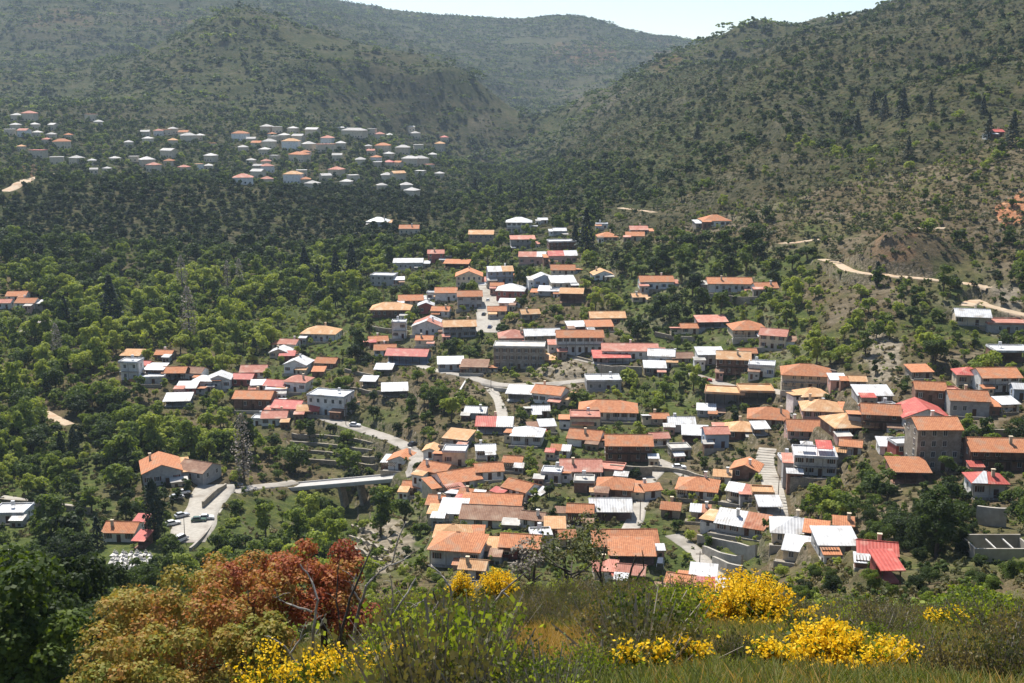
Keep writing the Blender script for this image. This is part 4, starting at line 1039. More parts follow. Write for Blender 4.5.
# ---------------------------------------------------------------- where plants may stand
HR = np.array([(h['px']-h['w']/2-1, h['by']-h['h']-(h['D']*.36+1)/h['mp']*.35-2, h['px']+h['w']/2+1, h['by']-1, h['c'][1]-h['D']/2) for h in HS])
RP = np.concatenate([np.c_[ln, np.full(len(ln), w/2)] for _, _, w, ln in ROADPTS])
_A = hit(291, 487, 62); _B = hit(405, 477, 62)
RP = np.concatenate([RP, [np.r_[_A*(1-t_)+_B*t_, 3.2] for t_ in np.linspace(0, 1, 60)]])
rpx, rpy, _ = proj(RP[:, 0], RP[:, 1], RP[:, 2])
def clear(X, Y, r_, hgt, keep=.12, road_keep=.25):
    """False for plants standing in a house or on a road, or hiding what the view shows"""
    Z = hz(X, Y); px, py, dep = proj(X, Y, Z); ok = np.ones(len(X), bool); rp_ = r_*F/dep; hp = hgt*F/dep
    rnd = rngv.random(len(X))
    for h, q in zip(HS, HR):
        a = R(h['yaw']); dx = X-h['c'][0]; dy = Y-h['c'][1]; lx = np.abs(dx*math.cos(a)+dy*math.sin(a)); ly = np.abs(-dx*math.sin(a)+dy*math.cos(a))
        ok &= ~((lx < h['W']/2+r_*.75+.4) & (ly < h['D']/2+r_*.75+.4))
        ox = np.minimum(px+rp_, q[2])-np.maximum(px-rp_, q[0]); oy = np.minimum(py, q[3])-np.maximum(py-hp, q[1])
        fr = np.maximum(ox, 0)*np.maximum(oy, 0)/((q[2]-q[0])*(q[3]-q[1]))
        ok &= ~((Y < q[4]+1) & (fr > .10) & (rnd > keep*(fr < .3)*(1.0 if q[4] < 850 else 2.5)))
    for i in range(0, len(RP), 2):
        ok &= np.hypot(X-RP[i, 0], Y-RP[i, 1]) > RP[i, 3]+r_*.8
        ok &= ~((Y < RP[i, 1]) & (np.abs(px-rpx[i]) < rp_+1) & (py > rpy[i]) & (py-hp < rpy[i]-1) & (rnd > (road_keep if i < len(RP)-60 else .03)))
    return ok, Z, px, py, dep
def grid(y0, y1, s, xf=.52, jit=.5):
    ys = np.arange(y0, y1, s); X = []; Y = []
    for y in ys:
        xs = np.arange(-xf*y-20, xf*y+20, s); X.append(xs); Y.append(np.full(len(xs), y))
    X = np.concatenate(X); Y = np.concatenate(Y)
    return X+rngv.uniform(-jit, jit, len(X))*s, Y+rngv.uniform(-jit, jit, len(Y))*s
def gb(px, py, cx, cy, rx, ry): return np.exp(-((px-cx)/rx)**2-((py-cy)/ry)**2)
def dens_near(px, py, X, Y):
    n_ = fbm(X/28+5, Y/28, 3)
    d = np.full(px.shape, .66)
    d = np.where((px < 420) & (py < 345), .95, d)
    d = np.where((px < 240) & (py >= 345), .88, d)
    d = np.where((px > 820) & (py > 475), .95, d)
    d = np.where((px > 600) & (py < 240), .12, d)
    d = np.where(inpoly(px, py, [(285,425),(325,415),(395,440),(400,472),(290,478)]), .38, d)
    d = np.where(inpoly(px, py, [(300,300),(400,300),(420,345),(340,370),(240,330)]), .35, d)
    d = np.where(inpoly(px, py, [(340,520),(410,505),(430,570),(345,575)]), .12, d)
    d = np.where(inpoly(px, py, [(650,465),(730,468),(720,490),(640,500)]), .2, d)
    d = np.where(inpoly(px, py, [(690,530),(760,530),(790,590),(700,590)]), .1, d)
    d = np.where(inpoly(px, py, [(980,510),(1030,510),(1030,600),(975,600)]), .05, d)
    d = np.where(inpoly(px, py, [(840,235),(950,235),(985,280),(840,275)]), .04, d)
    d = np.where(inpoly(px, py, [(820,275),(900,280),(860,320),(800,310)]), .3, d)
    d = np.where(inpoly(px, py, [(865,335),(905,335),(900,385),(855,385)]), .3, d)
    d = np.where(inpoly(px, py, [(85,545),(150,545),(155,580),(85,580)]) | inpoly(px, py, [(0,545),(85,545),(85,562),(0,562)]), .0, d)
    d = np.where(inpoly(px, py, [(75,470),(110,470),(110,500),(80,500)]), .0, d)
    d = np.where(inpoly(px, py, [(700,140),(840,90),(1024,120),(1024,200),(700,220)]), .12, d)
    return d*(.55+.9*n_)
def tint_near(px, py, X, Y):
    n_ = fbm(X/40+50, Y/40+3, 2); t = .20+.70*rngv.random(len(X))**1.1+.9*(n_-.5)
    dark = np.clip(1.3*gb(px, py, 190, 222, 230, 40)+gb(px, py, 940, 540, 110, 70)+1.1*gb(px, py, 50, 620, 140, 95)+.8*gb(px, py, 380, 405, 60, 25)+.7*gb(px, py, 680, 320, 60, 60)+gb(px, py, 560, 190, 90, 22), 0, 1)
    t = t*(1-.8*dark)
    br = np.clip(.9*gb(px, py, 260, 310, 120, 40)+.7*gb(px, py, 190, 420, 70, 40)+.8*gb(px, py, 240, 560, 60, 20)+.6*gb(px, py, 980, 620, 80, 40)+.4*gb(px, py, 800, 290, 90, 60), 0, 1)
    return np.clip(t+.30*br*rngv.random(len(X))**.6, 0.02, .85)
# the near and middle slopes
X, Y = grid(62, 720, 5.2)
Y = Y[:len(X)]; sc = .5+1.35*rngv.random(len(X))**2.2
Z = hz(X, Y); px, py, dep = proj(X, Y, Z)
inb = inpoly(px, py, [(820,480),(1060,480),(1060,650),(820,650)]) | ((px < 130) & (py > 545))
sc = np.where(inb, sc*1.25, sc); big_ = (px < 420) & (py < 480) & (py > 250); sc = np.where(big_, sc*1.15, sc)
sc = np.where((py < 240) & (px > 600), sc*.75, sc)
hide_ = ((Y < 235) & (px > 150) & (px < 800)) | ((Y < 185) & (px >= 800))     # behind the brow: keep low so that the village shows
d = dens_near(px, py, X, Y); d = np.where(hide_, .25, d); sc = np.where(hide_, np.minimum(sc, np.where(Y < 140, .38, .6)), sc)
k = (rngv.random(len(X)) < d); X, Y, sc = X[k], Y[k], sc[k]
ok, Z, px, py, dep = clear(X, Y, sc*2.7, sc*6.2)
X, Y, sc, Z, px, py, dep = [q[ok] for q in (X, Y, sc, Z, px, py, dep)]
tint = tint_near(px, py, X, Y); rz = rngv.random(len(X))*6.283; pi = rngv.integers(0, 7, len(X)); hs = sc*(.85+.35*rngv.random(len(X)))
# roughly which of them show: nothing much taller right in front
size = sc*F/dep
inframe = (px > -10) & (px < 1034) & (py-hs*3*F/dep > -5) & (py-hs*5*F/dep < 690) & ~((py > 600) & (px > 90) & (px < 820))
occ = np.zeros(len(X))
order = np.argsort(-np.where(inframe, size, 0)); cand = order[:900]
for i in cand:   # covered by nearer crowns?
    m = (Y < Y[i]-1.5) & (np.abs(px-px[i]) < 2.0*F/dep) & (py-hs*5.5*F/dep < py[i]-hs[i]*3.5*F/dep[i]) & (py > py[i]-hs[i]*3.5*F/dep[i]); occ[i] = m.sum()
cand = [i for i in cand if occ[i] < 2 and inframe[i]][:285]
solo = np.zeros(len(X), bool); solo[cand] = True
def zone(x, y):
    if x < 160 and y > 535: return 'beside and below the cemetery at lower left'
    if y > 470 and x > 800: return 'in the dense grove at lower right below the houses'
    if x < 300 and y > 420: return 'on the wooded valley floor around the car park and bridge'
    if x < 330 and y < 470: return 'in the wooded valley left of the village'
    if x < 430 and y > 470: return 'in the ravine under the bridge'
    if y < 250: return 'on the slope above the topmost village houses'
    if x > 780 and y < 380: return 'on the right slope above the road'
    if x > 780: return 'among the houses on the right'
    if y > 400: return 'between houses of the lower village'
    return 'between houses of the upper village'
def tree(mesh_i, loc, rz_, s3, tint_, name='broadleaf_tree', label=None, cat='tree', group=None):
    r_ = bpy.data.objects.new(name, None); COL.objects.link(r_); r_.location = loc; r_.rotation_euler = (0, 0, rz_); r_.scale = s3
    tag(r_, label, cat, group)
    c_ = link('crown', CROWNS[mesh_i][3] if loc[1] > 235 else CFINE[mesh_i % 4], r_); c_['tint'] = float(tint_); link('trunk', TRUNKS[mesh_i][1], r_)
    return r_
def hue(t): return 'dark green' if t < .3 else ('mid-green' if t < .55 else 'bright spring-green')
for i in np.where(solo)[0]:
    z_ = zone(px[i], py[i]-5)
    g = f'{hue(tint[i])} broadleaf trees {z_}'
    tree(int(pi[i]), (X[i], Y[i], Z[i]-.1), rz[i], (sc[i], sc[i], hs[i]), tint[i], label=f'{hue(tint[i])} leafy tree {z_}', group=g)
w_ = ~solo
pi = np.where(Y < 235, 7+pi % 4, pi)
stuff('woodland', 'leafy trees massed in the valley and between the houses', np.c_[X, Y, Z-.1][w_], rz[w_], np.c_[sc, sc, hs][w_], pi[w_], tint[w_], NEARP+CFINE)
# undergrowth and garden bushes
X, Y = grid(64, 640, 3.0); Z = hz(X, Y); px, py, dep = proj(X, Y, Z)
d = .72+.6*(fbm(X/14, Y/14, 3)-.5)*2; d = np.where((px < 160) & (py > 540) & (py < 580), .05, d); d = np.where(inpoly(px, py, [(840,235),(950,235),(985,280),(840,275)]), .2, d)
k = rngv.random(len(X)) < d; X, Y = X[k], Y[k]; sc = .45+.75*rngv.random(len(X))**1.5
ok, Z, px, py, dep = clear(X, Y, sc*.7, sc*1.6, .75, .5)
X, Y, sc, Z, px, py = [q[ok] for q in (X, Y, sc, Z, px, py)]
stuff('undergrowth', 'low bushes covering the slopes and garden edges', np.c_[X, Y, Z], rngv.random(len(X))*6.28, np.c_[sc, sc, sc*(.7+.5*rngv.random(len(X)))], rngv.integers(0, 3, len(X)), np.clip(tint_near(px, py, X, Y)+.12, 0, .9), SHRP)
# middle distance 700-1500 m
X, Y = grid(722, 1500, 7.0, .5); Z = hz(X, Y); px, py, dep = proj(X, Y, Z)
n_ = fbm(X/60, Y/60+31, 3)
d = .30+.9*(n_-.35)
d = np.where((px < 420) & (py > 172) & (py < 265), .92, d); d = np.where((px < 460) & (py > 125) & (py < 190), np.maximum(d, .62), d)
d = np.where((px > 470) & (px < 640) & (py > 165) & (py < 205), .85, d)
d = np.where((px > 560) & (py < 165), .16+.5*(n_-.4), d)
k = rngv.random(len(X)) < d; X, Y = X[k], Y[k]; sc = .6+.8*rngv.random(len(X))**1.5
ok, Z, px, py, dep = clear(X, Y, sc*2.6, sc*5.0, .2, .3)
X, Y, sc, Z, px, py = [q[ok] for q in (X, Y, sc, Z, px, py)]
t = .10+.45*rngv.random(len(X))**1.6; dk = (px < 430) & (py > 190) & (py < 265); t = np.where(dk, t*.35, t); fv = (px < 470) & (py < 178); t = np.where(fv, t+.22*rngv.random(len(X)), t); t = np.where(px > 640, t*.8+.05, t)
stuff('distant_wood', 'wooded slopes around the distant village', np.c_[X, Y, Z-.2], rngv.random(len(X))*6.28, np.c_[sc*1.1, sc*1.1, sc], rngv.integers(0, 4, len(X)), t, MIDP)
# hills beyond
X, Y = grid(1500, 4100, 10.0, .5); Z = hz(X, Y); px, py, dep = proj(X, Y, Z)
n_ = fbm(X/150+8, Y/150, 4); cb_ = (Z/15+2.2*fbm(X/200, Y/200, 2)) % 1; d = (.40+2.4*(n_-.38))*np.where(cb_ < .4, 1.5, .7); d = np.where(px > 600, d*.8, d)
k = (rngv.random(len(X)) < d) & (px > -60) & (px < 1090) & (py > -60); X, Y, Z, px, py = X[k], Y[k], Z[k], px[k], py[k]; sc = .55+1.7*rngv.random(len(X))**3
stuff('hill_scrub', 'dark trees and scrub covering the far hills', np.c_[X, Y, Z-.5], rngv.normal(size=len(X))*.35, np.c_[sc*1.15, sc*1.15, sc*.95], rngv.integers(0, 7, len(X)), .14+.40*rngv.random(len(X))**1.5, FARP)
# scrub on the bare right-hand slopes, 400-1500 m
X, Y = grid(440, 1500, 3.9, .52); Z = hz(X, Y); px, py, dep = proj(X, Y, Z)
cb_ = (Z/7.5+2.5*fbm(X/90, Y/90, 2)) % 1; d = np.where((py < 262) & (px > 560), .8, np.where(Y > 720, .5, 0)); d = d*(.35+1.3*fbm(X/30, Y/30+90, 3))*np.where(cb_ < .35, 2.0, .7)
k = rngv.random(len(X)) < d; X, Y = X[k], Y[k]; sc = .55+.9*rngv.random(len(X))**2
ok, Z, px, py, dep = clear(X, Y, sc*1.2, sc*1.6, .5, .4); X, Y, sc, Z = [q[ok] for q in (X, Y, sc, Z)]
stuff('hillside_scrub', 'olive and brown scrub on the bare slopes', np.c_[X, Y, Z], rngv.normal(size=len(X))*.4, np.c_[sc*1.2, sc*1.2, sc], rngv.integers(0, 6, len(X)), .02+.62*rngv.random(len(X))**1.6, SHRP2)

# ---------------------------------------------------------------- single trees that stand out: (px,row,height px,kind,label)
SOLO = [
 (155,541,64,'cy','tall dark cypress between the white chapel house and the car park'),
 (98,548,34,'co','dark conifer at the left corner of the white chapel house'),
 (255,363,26,'cy','single dark cypress above the left end of the central-left hamlet'),
 (877,285,24,'cy','dark cypress beside the dirt track on the right hillside'),
 (586,250,42,'co','big dark conifer at the top of the village'),
 (575,246,30,'co','smaller dark conifer left of the big one at the village top'),
 (305,282,42,'co','tall conifer leftmost in the stand above the valley'),
 (336,286,36,'co','conifer second from left in the stand above the valley'),
 (352,282,40,'co','conifer third from left in the stand above the valley'),
 (318,290,26,'co','shortest conifer in the stand above the valley'),
 (475,196,22,'co','dark conifer left above the white hip-roofed villa'),
 (500,200,20,'co','dark conifer straight above the white hip-roofed villa'),
 (520,203,17,'co','small dark conifer right above the white hip-roofed villa'),
 (534,196,15,'co','lowest dark conifer on the saddle above the village'),
 (873,112,24,'co','leftmost tall pine in the group on the right hill'),
 (884,118,23,'co','second pine in the group on the right hill'),
 (902,120,32,'co','tallest pine in the group on the right hill'),
 (857,133,24,'co','lowest left pine of the right hill group'),
 (930,112,20,'co','pine right of the tallest in the right hill group'),
 (983,113,20,'co','slim pine far right on the right hill'),
 (908,158,22,'co','dark pine below the pine group on the right hill'),
 (1012,146,34,'co','broad dark conifer beside the lone red-roofed cabin'),
 (988,140,24,'co','dark conifer left of the lone red-roofed cabin'),
 (697,140,18,'co','small dark pine on the brown slope right of centre'),
 (190,345,60,'po','tallest bare poplar in the valley left of the village'),
 (183,300,45,'po','bare poplar behind the tallest one'),
 (240,292,34,'po','bare poplar by the dark wooded ridge'),
 (228,290,30,'po','second bare poplar by the dark wooded ridge'),
 (58,364,42,'po','bare poplar above the left valley meadow'),
 (244,480,70,'po','tall bare poplar by the road to the bridge'),
 (62,460,30,'cy','dark cypress on the left valley slope'),
 (75,462,36,'cy','second dark cypress on the left valley slope'),
 (112,330,56,'co','great dark conifer in the valley woods'),
 (65,322,32,'co','dark conifer by the three houses at the left edge'),
]
TRK = TRUNKS
cmat = MB(); cmat.tube([(0,0,-1),(0,0,5),(0,0,10)], [.25,.18,.06], 6); ctrunk = cmat.mesh('trunk', [BARK])
for a_, b_, hp, kd, lb in SOLO:
    p = hit(a_, b_, 62); mp = (p[1]*CP-p[2]*SP)/F; H_ = hp*mp; nm = {'cy': 'cypress_tree', 'co': 'conifer_tree', 'po': 'poplar_tree'}[kd]
    base = {'cy': 12.4, 'co': 13, 'po': 13.8}[kd]; s = H_/base; wd = max(s*1.25, .6) if kd != 'co' else s*1.2
    r_ = bpy.data.objects.new(nm, None); COL.objects.link(r_); r_.location = (p[0], p[1], float(hz(p[0], p[1]))-.1); r_.scale = (wd, wd, s); r_.rotation_euler = (0, 0, a_)
    tag(r_, lb, 'tree'); c_ = link('crown', {'cy': CYPP[0], 'co': CONP[int(a_) % 2], 'po': POPP[0]}[kd], r_); c_['tint'] = .25 if kd != 'po' else .9; link('trunk', ctrunk, r_)
# ---------------------------------------------------------------- walls, parapets and steps
def wall(name, label, pts, hgt, mat, th=.6, cap=None, top=None, drop=1.0):
    P_ = [hit(a, b, 62) for a, b in pts]; ln = smooth_line(P_, 3.0); mb = MB(); prev = None
    for i, p in enumerate(ln):
        t = ln[min(i+1, len(ln)-1)]-ln[max(i-1, 0)]; t = t[:2]/np.linalg.norm(t[:2]); nr = np.array([-t[1], t[0]])*th/2
        z = float(hz(p[0], p[1])); zz = min(z, p[2])
        zt = max(zz, p[2]-.5)+hgt; cur = [(p[0]-nr[0], p[1]-nr[1], zz-drop), (p[0]+nr[0], p[1]+nr[1], zz-drop), (p[0]+nr[0], p[1]+nr[1], zt), (p[0]-nr[0], p[1]-nr[1], zt)]
        b = len(mb.v); mb.v += cur
        if prev is not None:
            for k in range(4): mb.f.append((prev+k, b+k, b+(k+1) % 4, prev+(k+1) % 4)); mb.m.append(0)
        else: mb.f.append((b, b+3, b+2, b+1)); mb.m.append(0); 
        prev = b
    mb.f.append((prev, prev+1, prev+2, prev+3)); mb.m.append(0)
    o = mb.build(name, mat); tag(o, label, 'wall', None, 'thing'); return o
WL = [
 ('stone retaining wall carrying the road in front of the hotel', [(545,352),(575,358),(603,366)], 1.0, 'stone', 3),
 ('tall stone wall under the red awning restaurant', [(597,372),(620,375),(642,376)], 3.6, 'stone', 1),
 ('pale curved parapet along the bend of the main road', [(494,389),(515,391),(540,390),(562,388)], 1.2, 'conc', 3),
 ('stone terrace wall running under the two-storey tan-roofed house', [(432,246),(455,249),(480,252),(510,253)], 2.2, 'stone', 1),
 ('long stone wall under the white arched house', [(706,300),(730,303),(757,304)], 3.2, 'stone', 1),
 ('upper grey terrace wall right of the lane at lower right', [(697,546),(715,550),(738,555),(756,557)], 3.0, 'conc', 1),
 ('middle grey terrace wall right of the lane at lower right', [(703,556),(720,561),(742,566)], 2.6, 'conc', 1),
 ('lowest grey terrace wall right of the lane at lower right', [(713,567),(728,572),(742,577)], 2.6, 'conc', 1),
 ('pale plinth wall below the red and white tented house', [(976,524),(990,526),(1006,527)], 4.0, 'conc', 1),
 ('dark wall beside the footpath at the left edge', [(0,504),(25,506),(60,510),(90,514)], 1.8, 'stone', 1),
 ('low wall edging the car park toward the river', [(190,550),(204,538),(214,524),(222,512)], 1.1, 'conc', 1),
 ('high dark wall cutting the car park ramp', [(203,508),(213,498),(226,488)], 2.0, 'stone', 1),
 ('stone wall below the road above the right parking place', [(648,470),(680,474),(708,480)], 1.5, 'stone', 1),
 ('topmost garden terrace wall between road and bridge', [(292,436),(325,438),(352,441),(378,447)], 1.2, 'stone', 1),
 ('second garden terrace wall between road and bridge', [(290,444),(330,447),(372,453)], 1.2, 'stone', 1),
 ('third garden terrace wall between road and bridge', [(292,452),(330,455),(380,460)], 1.2, 'stone', 1),
 ('lowest garden terrace wall between road and bridge', [(295,461),(335,464),(378,467)], 1.2, 'stone', 1),
 ('upper dry-stone terrace wall below the lower village, left side', [(352,528),(372,535),(392,545)], 1.3, 'stone', 1),
 ('second dry-stone terrace wall below the lower village, left side', [(348,537),(368,545),(388,555)], 1.3, 'stone', 1),
 ('third dry-stone terrace wall below the lower village, left side', [(346,547),(364,555),(382,565)], 1.3, 'stone', 1),
 ('stone wall with dark arches under the orange-roofed two-storey house', [(610,474),(632,476),(652,476)], 3.0, 'stone', 1),
 ('stone terrace wall below the upper left village house with the tan hip roof', [(372,330),(392,333),(408,334)], 2.0, 'stone', 1),
 ('garden wall under the grey-walled orange house at right', [(962,432),(985,436),(1015,436)], 2.0, 'stone', 1),
 ('terrace wall in the grass behind the restaurant', [(655,336),(675,340),(695,341)], 1.8, 'stone', 1),
 ('white low wall climbing from the road past the green garden', [(455,402),(460,392),(466,382)], .9, 'rail', 1),
 ('brown stone wall behind the large bright orange villa', [(785,372),(812,372),(836,376)], 2.4, 'stone', 1),
 ('upper terrace wall left of the long red sheet roof', [(345,372),(362,376),(378,379)], 1.5, 'stone', 1),
 ('lower terrace wall left of the long red sheet roof', [(338,388),(360,392),(382,395)], 1.5, 'stone', 1),
]
for lb, pts, hg, mt, dr in WL: wall('retaining_wall' if 'parapet' not in lb else 'parapet_wall', lb, pts, hg, M[mt], drop=dr+1)
# steps of the village stairway
sw = [r for r in ROADPTS if r[0] == 'path' and r[2] == 5][0][3]
mb = MB(); acc = 0
for i in range(1, len(sw)-1, 1):
    p = sw[i]; t = sw[i+1]-sw[i-1]; a = math.atan2(t[1], t[0]); ca, sa = math.cos(a), math.sin(a); b = len(mb.v)
    z0 = float(hz(p[0], p[1]))
    for zz in (z0-.4, z0+.24):
        for (lx, ly) in ((-.93,-2.6),(.93,-2.6),(.93,2.6),(-.93,2.6)): mb.v.append((p[0]+lx*ca-ly*sa, p[1]+lx*sa+ly*ca, zz))
    for q in ((0,3,2,1),(4,5,6,7),(0,1,5,4),(1,2,6,5),(2,3,7,6),(3,0,4,7)): mb.f.append(tuple(b+j for j in q)); mb.m.append(0)
tag(mb.build('stairway', M['conc']), 'broad pale stairway climbing between the houses on the right', 'stairway', None, 'thing')
# concrete water tank, open at the top with two cross beams
p = hit(1003, 562, 62); tb = bpy.data.objects.new('concrete_basin', None); COL.objects.link(tb); tb.location = (p[0], p[1], float(hz(p[0], p[1])))
tag(tb, 'open concrete basin with white posts above it at the right edge', 'basin', None, 'thing')
mb = MB(); w, d_, h_ = 10, 5.5, 2.4
mb.box(-w/2, w/2, 0, .3, -3, h_); mb.box(-w/2, w/2, d_-.3, d_, -3, h_+.5); mb.box(-w/2, -w/2+.3, .3, d_-.3, -3, h_); mb.box(w/2-.3, w/2, .3, d_-.3, -3, h_); mb.build('wall', M['conc'], tb)
for x in (-1.2, 1.8):
    b = MB(); b.box(x-.1, x+.1, .3, d_-.3, h_-.3, h_-.1); b.build('beam', M['rail'], tb)

# ---------------------------------------------------------------- bridge
A_ = hit(291, 487, 62); B_ = hit(405, 477, 62); A_ = np.array(A_); B_ = np.array(B_); A_[2] += .25; B_[2] += .25
rb_ = bpy.data.objects.new('road_bridge', None); COL.objects.link(rb_); v = B_-A_; Lb = np.linalg.norm(v[:2]); rb_.location = A_; rb_.rotation_euler = (0, -math.atan2(v[2], Lb), math.atan2(v[1], v[0]))
tag(rb_, 'pale concrete road bridge crossing the ravine left of the village', 'bridge')
mb = MB(); mb.box(-2, Lb+1, -3.0, 3.0, -.8, 0); mb.build('deck', M['farw'], rb_)
for s in (-1, 1):
    mb = MB(); mb.box(-2, Lb+1, *sorted((s*2.75, s*3.0)), .002, .45); mb.build('parapet', M['rail'], rb_)
for fr in (.12, .45, .62, .9):
    mb = MB(); x = Lb*fr; mb.box(x-.5, x+.5, -1.8, 1.8, -16, -.802); mb.build('pier', M['stone'], rb_)

# ---------------------------------------------------------------- cars
def car(px_, row, col, yaw, label, van=False, Lc=4.2):
    p = hit(px_, row, 62); r_ = bpy.data.objects.new('van' if van else 'parked_car', None); COL.objects.link(r_); r_.location = (p[0], p[1], float(hz(p[0], p[1]))+.14); r_.rotation_euler = (0, 0, R(yaw))
    tag(r_, label, 'van' if van else 'car', 'parked cars')
    h_ = .85 if not van else 1.15; mb = MB(); w = .82
    prof = [(-Lc/2,.3),(Lc/2,.3),(Lc/2,.65),(Lc/2-.25,.82),(Lc*.18,.95),(-Lc/2+.1,.98),(-Lc/2,.8)] if not van else [(-Lc/2,.3),(Lc/2,.3),(Lc/2,.75),(Lc/2-.5,1.05),(-Lc/2,1.1)]
    n_ = len(prof); mb.v += [(x, -w, z) for x, z in prof]+[(x, w, z) for x, z in prof]
    mb.f.append(tuple(range(n_))); mb.f.append(tuple(range(2*n_-1, n_-1, -1))); mb.m += [0, 0]
    for i in range(n_): j = (i+1) % n_; mb.f.append((i, n_+i, n_+j, j)); mb.m.append(0)
    mb.build('body', col, r_)
    g = MB(); pr = [(-Lc*.42,.96),(Lc*.17,.94),(Lc*.04,1.42),(-Lc*.33,1.44)] if not van else [(-Lc*.48,1.09),(Lc*.36,1.06),(Lc*.26,1.85),(-Lc*.47,1.9)]
    g.v += [(x, -w*.9, z) for x, z in pr[:2]]+[(x, -w*.76, z) for x, z in pr[2:]]+[(x, w*.9, z) for x, z in pr[:2]]+[(x, w*.76, z) for x, z in pr[2:]]
    for q in ((0,1,2,3),(7,6,5,4),(0,4,5,1),(1,5,6,2),(2,6,7,3),(3,7,4,0)): g.f.append(q); g.m.append(0)
    g.build('window', M['pane'], r_)
    t = MB(); zt = 1.43 if not van else 1.87; t.box(pr[3][0]+.03, pr[2][0]-.03, -w*.74, w*.74, zt-.02, zt+.05); t.build('roof', col, r_)
    for x in (-Lc*.3, Lc*.3):
        for s in (-1, 1):
            q = MB(); q.tube([(x, s*w*.86, .31), (x, s*w*1.02, .31)], .31, 10); wo = q.build('wheel', M['pane'], r_)
            q = MB(); q.tube([(x, s*w*1.021, .31), (x, s*w*1.04, .31)], .17, 8); q.build('rim', M['rail'], wo)
    for s in (-1, 1):
        q = MB(); q.box(Lc/2-.02, Lc/2+.02, *sorted((s*.45, s*.72)), .56, .72); q.build('headlight', M['w'], r_)
paint = {}
for k_, c_ in dict(white=(.75,.75,.74), silver=(.45,.46,.48), dark=(.03,.035,.05), blue=(.05,.09,.22), green=(.04,.09,.06), red=(.35,.03,.03)).items():
    paint[k_] = noisy(k_+'_car_paint', c_, tuple(x*.92 for x in c_), 1, rough=.3, spec=.6)
CARS = [(413,444,'dark',60,'dark car parked on the bright road at the fork'),(355,426,'white',-12,'white car parked on the road right of the block of flats'),
 (557,351,'white',-4,'white car parked below the hotel'),(679,470,'white',4,'white car by the round-fronted stone store'),(182,517,'silver',40,'silver car in the middle of the car park'),
 (173,523,'white',35,'white car nearest the cypress in the car park'),(199,524,'green',10,'dark green car on the right side of the car park'),(207,523,'white',10,'white car rightmost in the car park row'),
 (177,499,'silver',30,'silver car under the trees beside the large barn'),(183,494,'white',30,'white car closest to the large barn'),(236,484,'dark',5,'dark car on the road between car park and bridge'),
 (484,316,'dark',80,'dark car in the pale village square'),(490,326,'blue',80,'blue car at the foot of the pale village square'),(488,300,'white',85,'white car at the top of the village square'),
 (706,386,'red',-10,'red car on the road by the white awninged house')]
for a_, b_, c_, y_, l_ in CARS: car(a_, b_, paint[c_], y_, l_)
car(180, 541, paint['white'], 62, 'white van at the lower end of the car park', True, 5.2)
car(660, 574, paint['dark'], 80, 'dark van beside the faded patched roofs at the bottom of the village', True, 4.8)

# ---------------------------------------------------------------- poles
POLES = [(411,446,22,'utility pole at the fork of the bright road'),(514,425,24,'utility pole beside the stepped path'),(601,386,24,'utility pole above the flat white-roofed house below the restaurant'),
 (491,390,26,'utility pole at the bend of the main road'),(500,273,26,'pale leaning pole left of the pink-walled halls'),(699,578,24,'utility pole beside the lower right lane'),
 (185,540,26,'lamp pole standing in the car park'),(778,500,26,'utility pole beside the broad stairway'),(346,428,20,'utility pole beside the road near the block of flats'),(640,520,22,'utility pole by the pale lane above the long hall'),
 (735,392,18,'utility pole on the road below the tall tan-roofed house'),(384,312,24,'thin pale pole in front of the tan hipped house')]
for a_, b_, hp, lb in POLES:
    p = hit(a_, b_, 62); mp = (p[1]*CP-p[2]*SP)/F; h_ = hp*mp; mb = MB(); mb.tube([(0,0,-1),(0,0,h_*.5),(.05 if 'leaning' not in lb else -.6,0,h_)], [.13,.11,.08], 6)
    r_ = link('utility_pole' if 'lamp' not in lb else 'lamp_pole', None); r_.location = (p[0], p[1], float(hz(p[0], p[1]))); tag(r_, lb, 'pole'); mb.build('pole', M['pole'], r_)
    q = MB()
    if 'lamp' in lb: q.tube([(0,0,h_-.1),(.8,0,h_+.1),(1.3,0,h_+.05)], .06, 5)
    else: q.box(-.9, .9, -.06, .06, h_-.7, h_-.55)
    q.build('crossarm' if 'lamp' not in lb else 'lamp_arm', M['pole'], r_)
# ---------------------------------------------------------------- cemetery
mb = MB(); mb.box(-.45, .45, -1, 1, -.5, .35); slabm = mb.mesh('slab', [M['farw']])
mb = MB(); mb.box(-.4, .4, .85, 1.0, .352, .75); mb.box(-.06, .06, .87, .98, .752, 1.25); mb.box(-.22, .22, .88, .97, .98, 1.08); hsm = mb.mesh('headstone', [M['farw']])
gs = [(x, y) for y in np.arange(556, 578, 3.4) for x in np.arange(112, 149, 4.6)]+[(x, y) for y in (552, 556, 560) for x in np.arange(2, 84, 6.2)]
for x, y in gs:
    x += RNG.uniform(-1.2, 1.2); y += RNG.uniform(-.8, .8); p = hit(x, y, 62); r_ = link('grave', None); r_.location = (p[0], p[1], float(hz(p[0], p[1]))); r_.rotation_euler = (0, 0, R(RNG.uniform(-8, 8)))
    right_ = x > 100; s = RNG.uniform(.8, 1.25); r_.scale = (s, s, s*RNG.uniform(.6, 1))
    tag(r_, 'white grave in the cemetery patch below the chapel house' if right_ else 'white grave in the cemetery strip at the left edge', 'grave', 'graves below the chapel house' if right_ else 'graves at the left edge')
    link('slab', slabm, r_); link('headstone', hsm, r_)

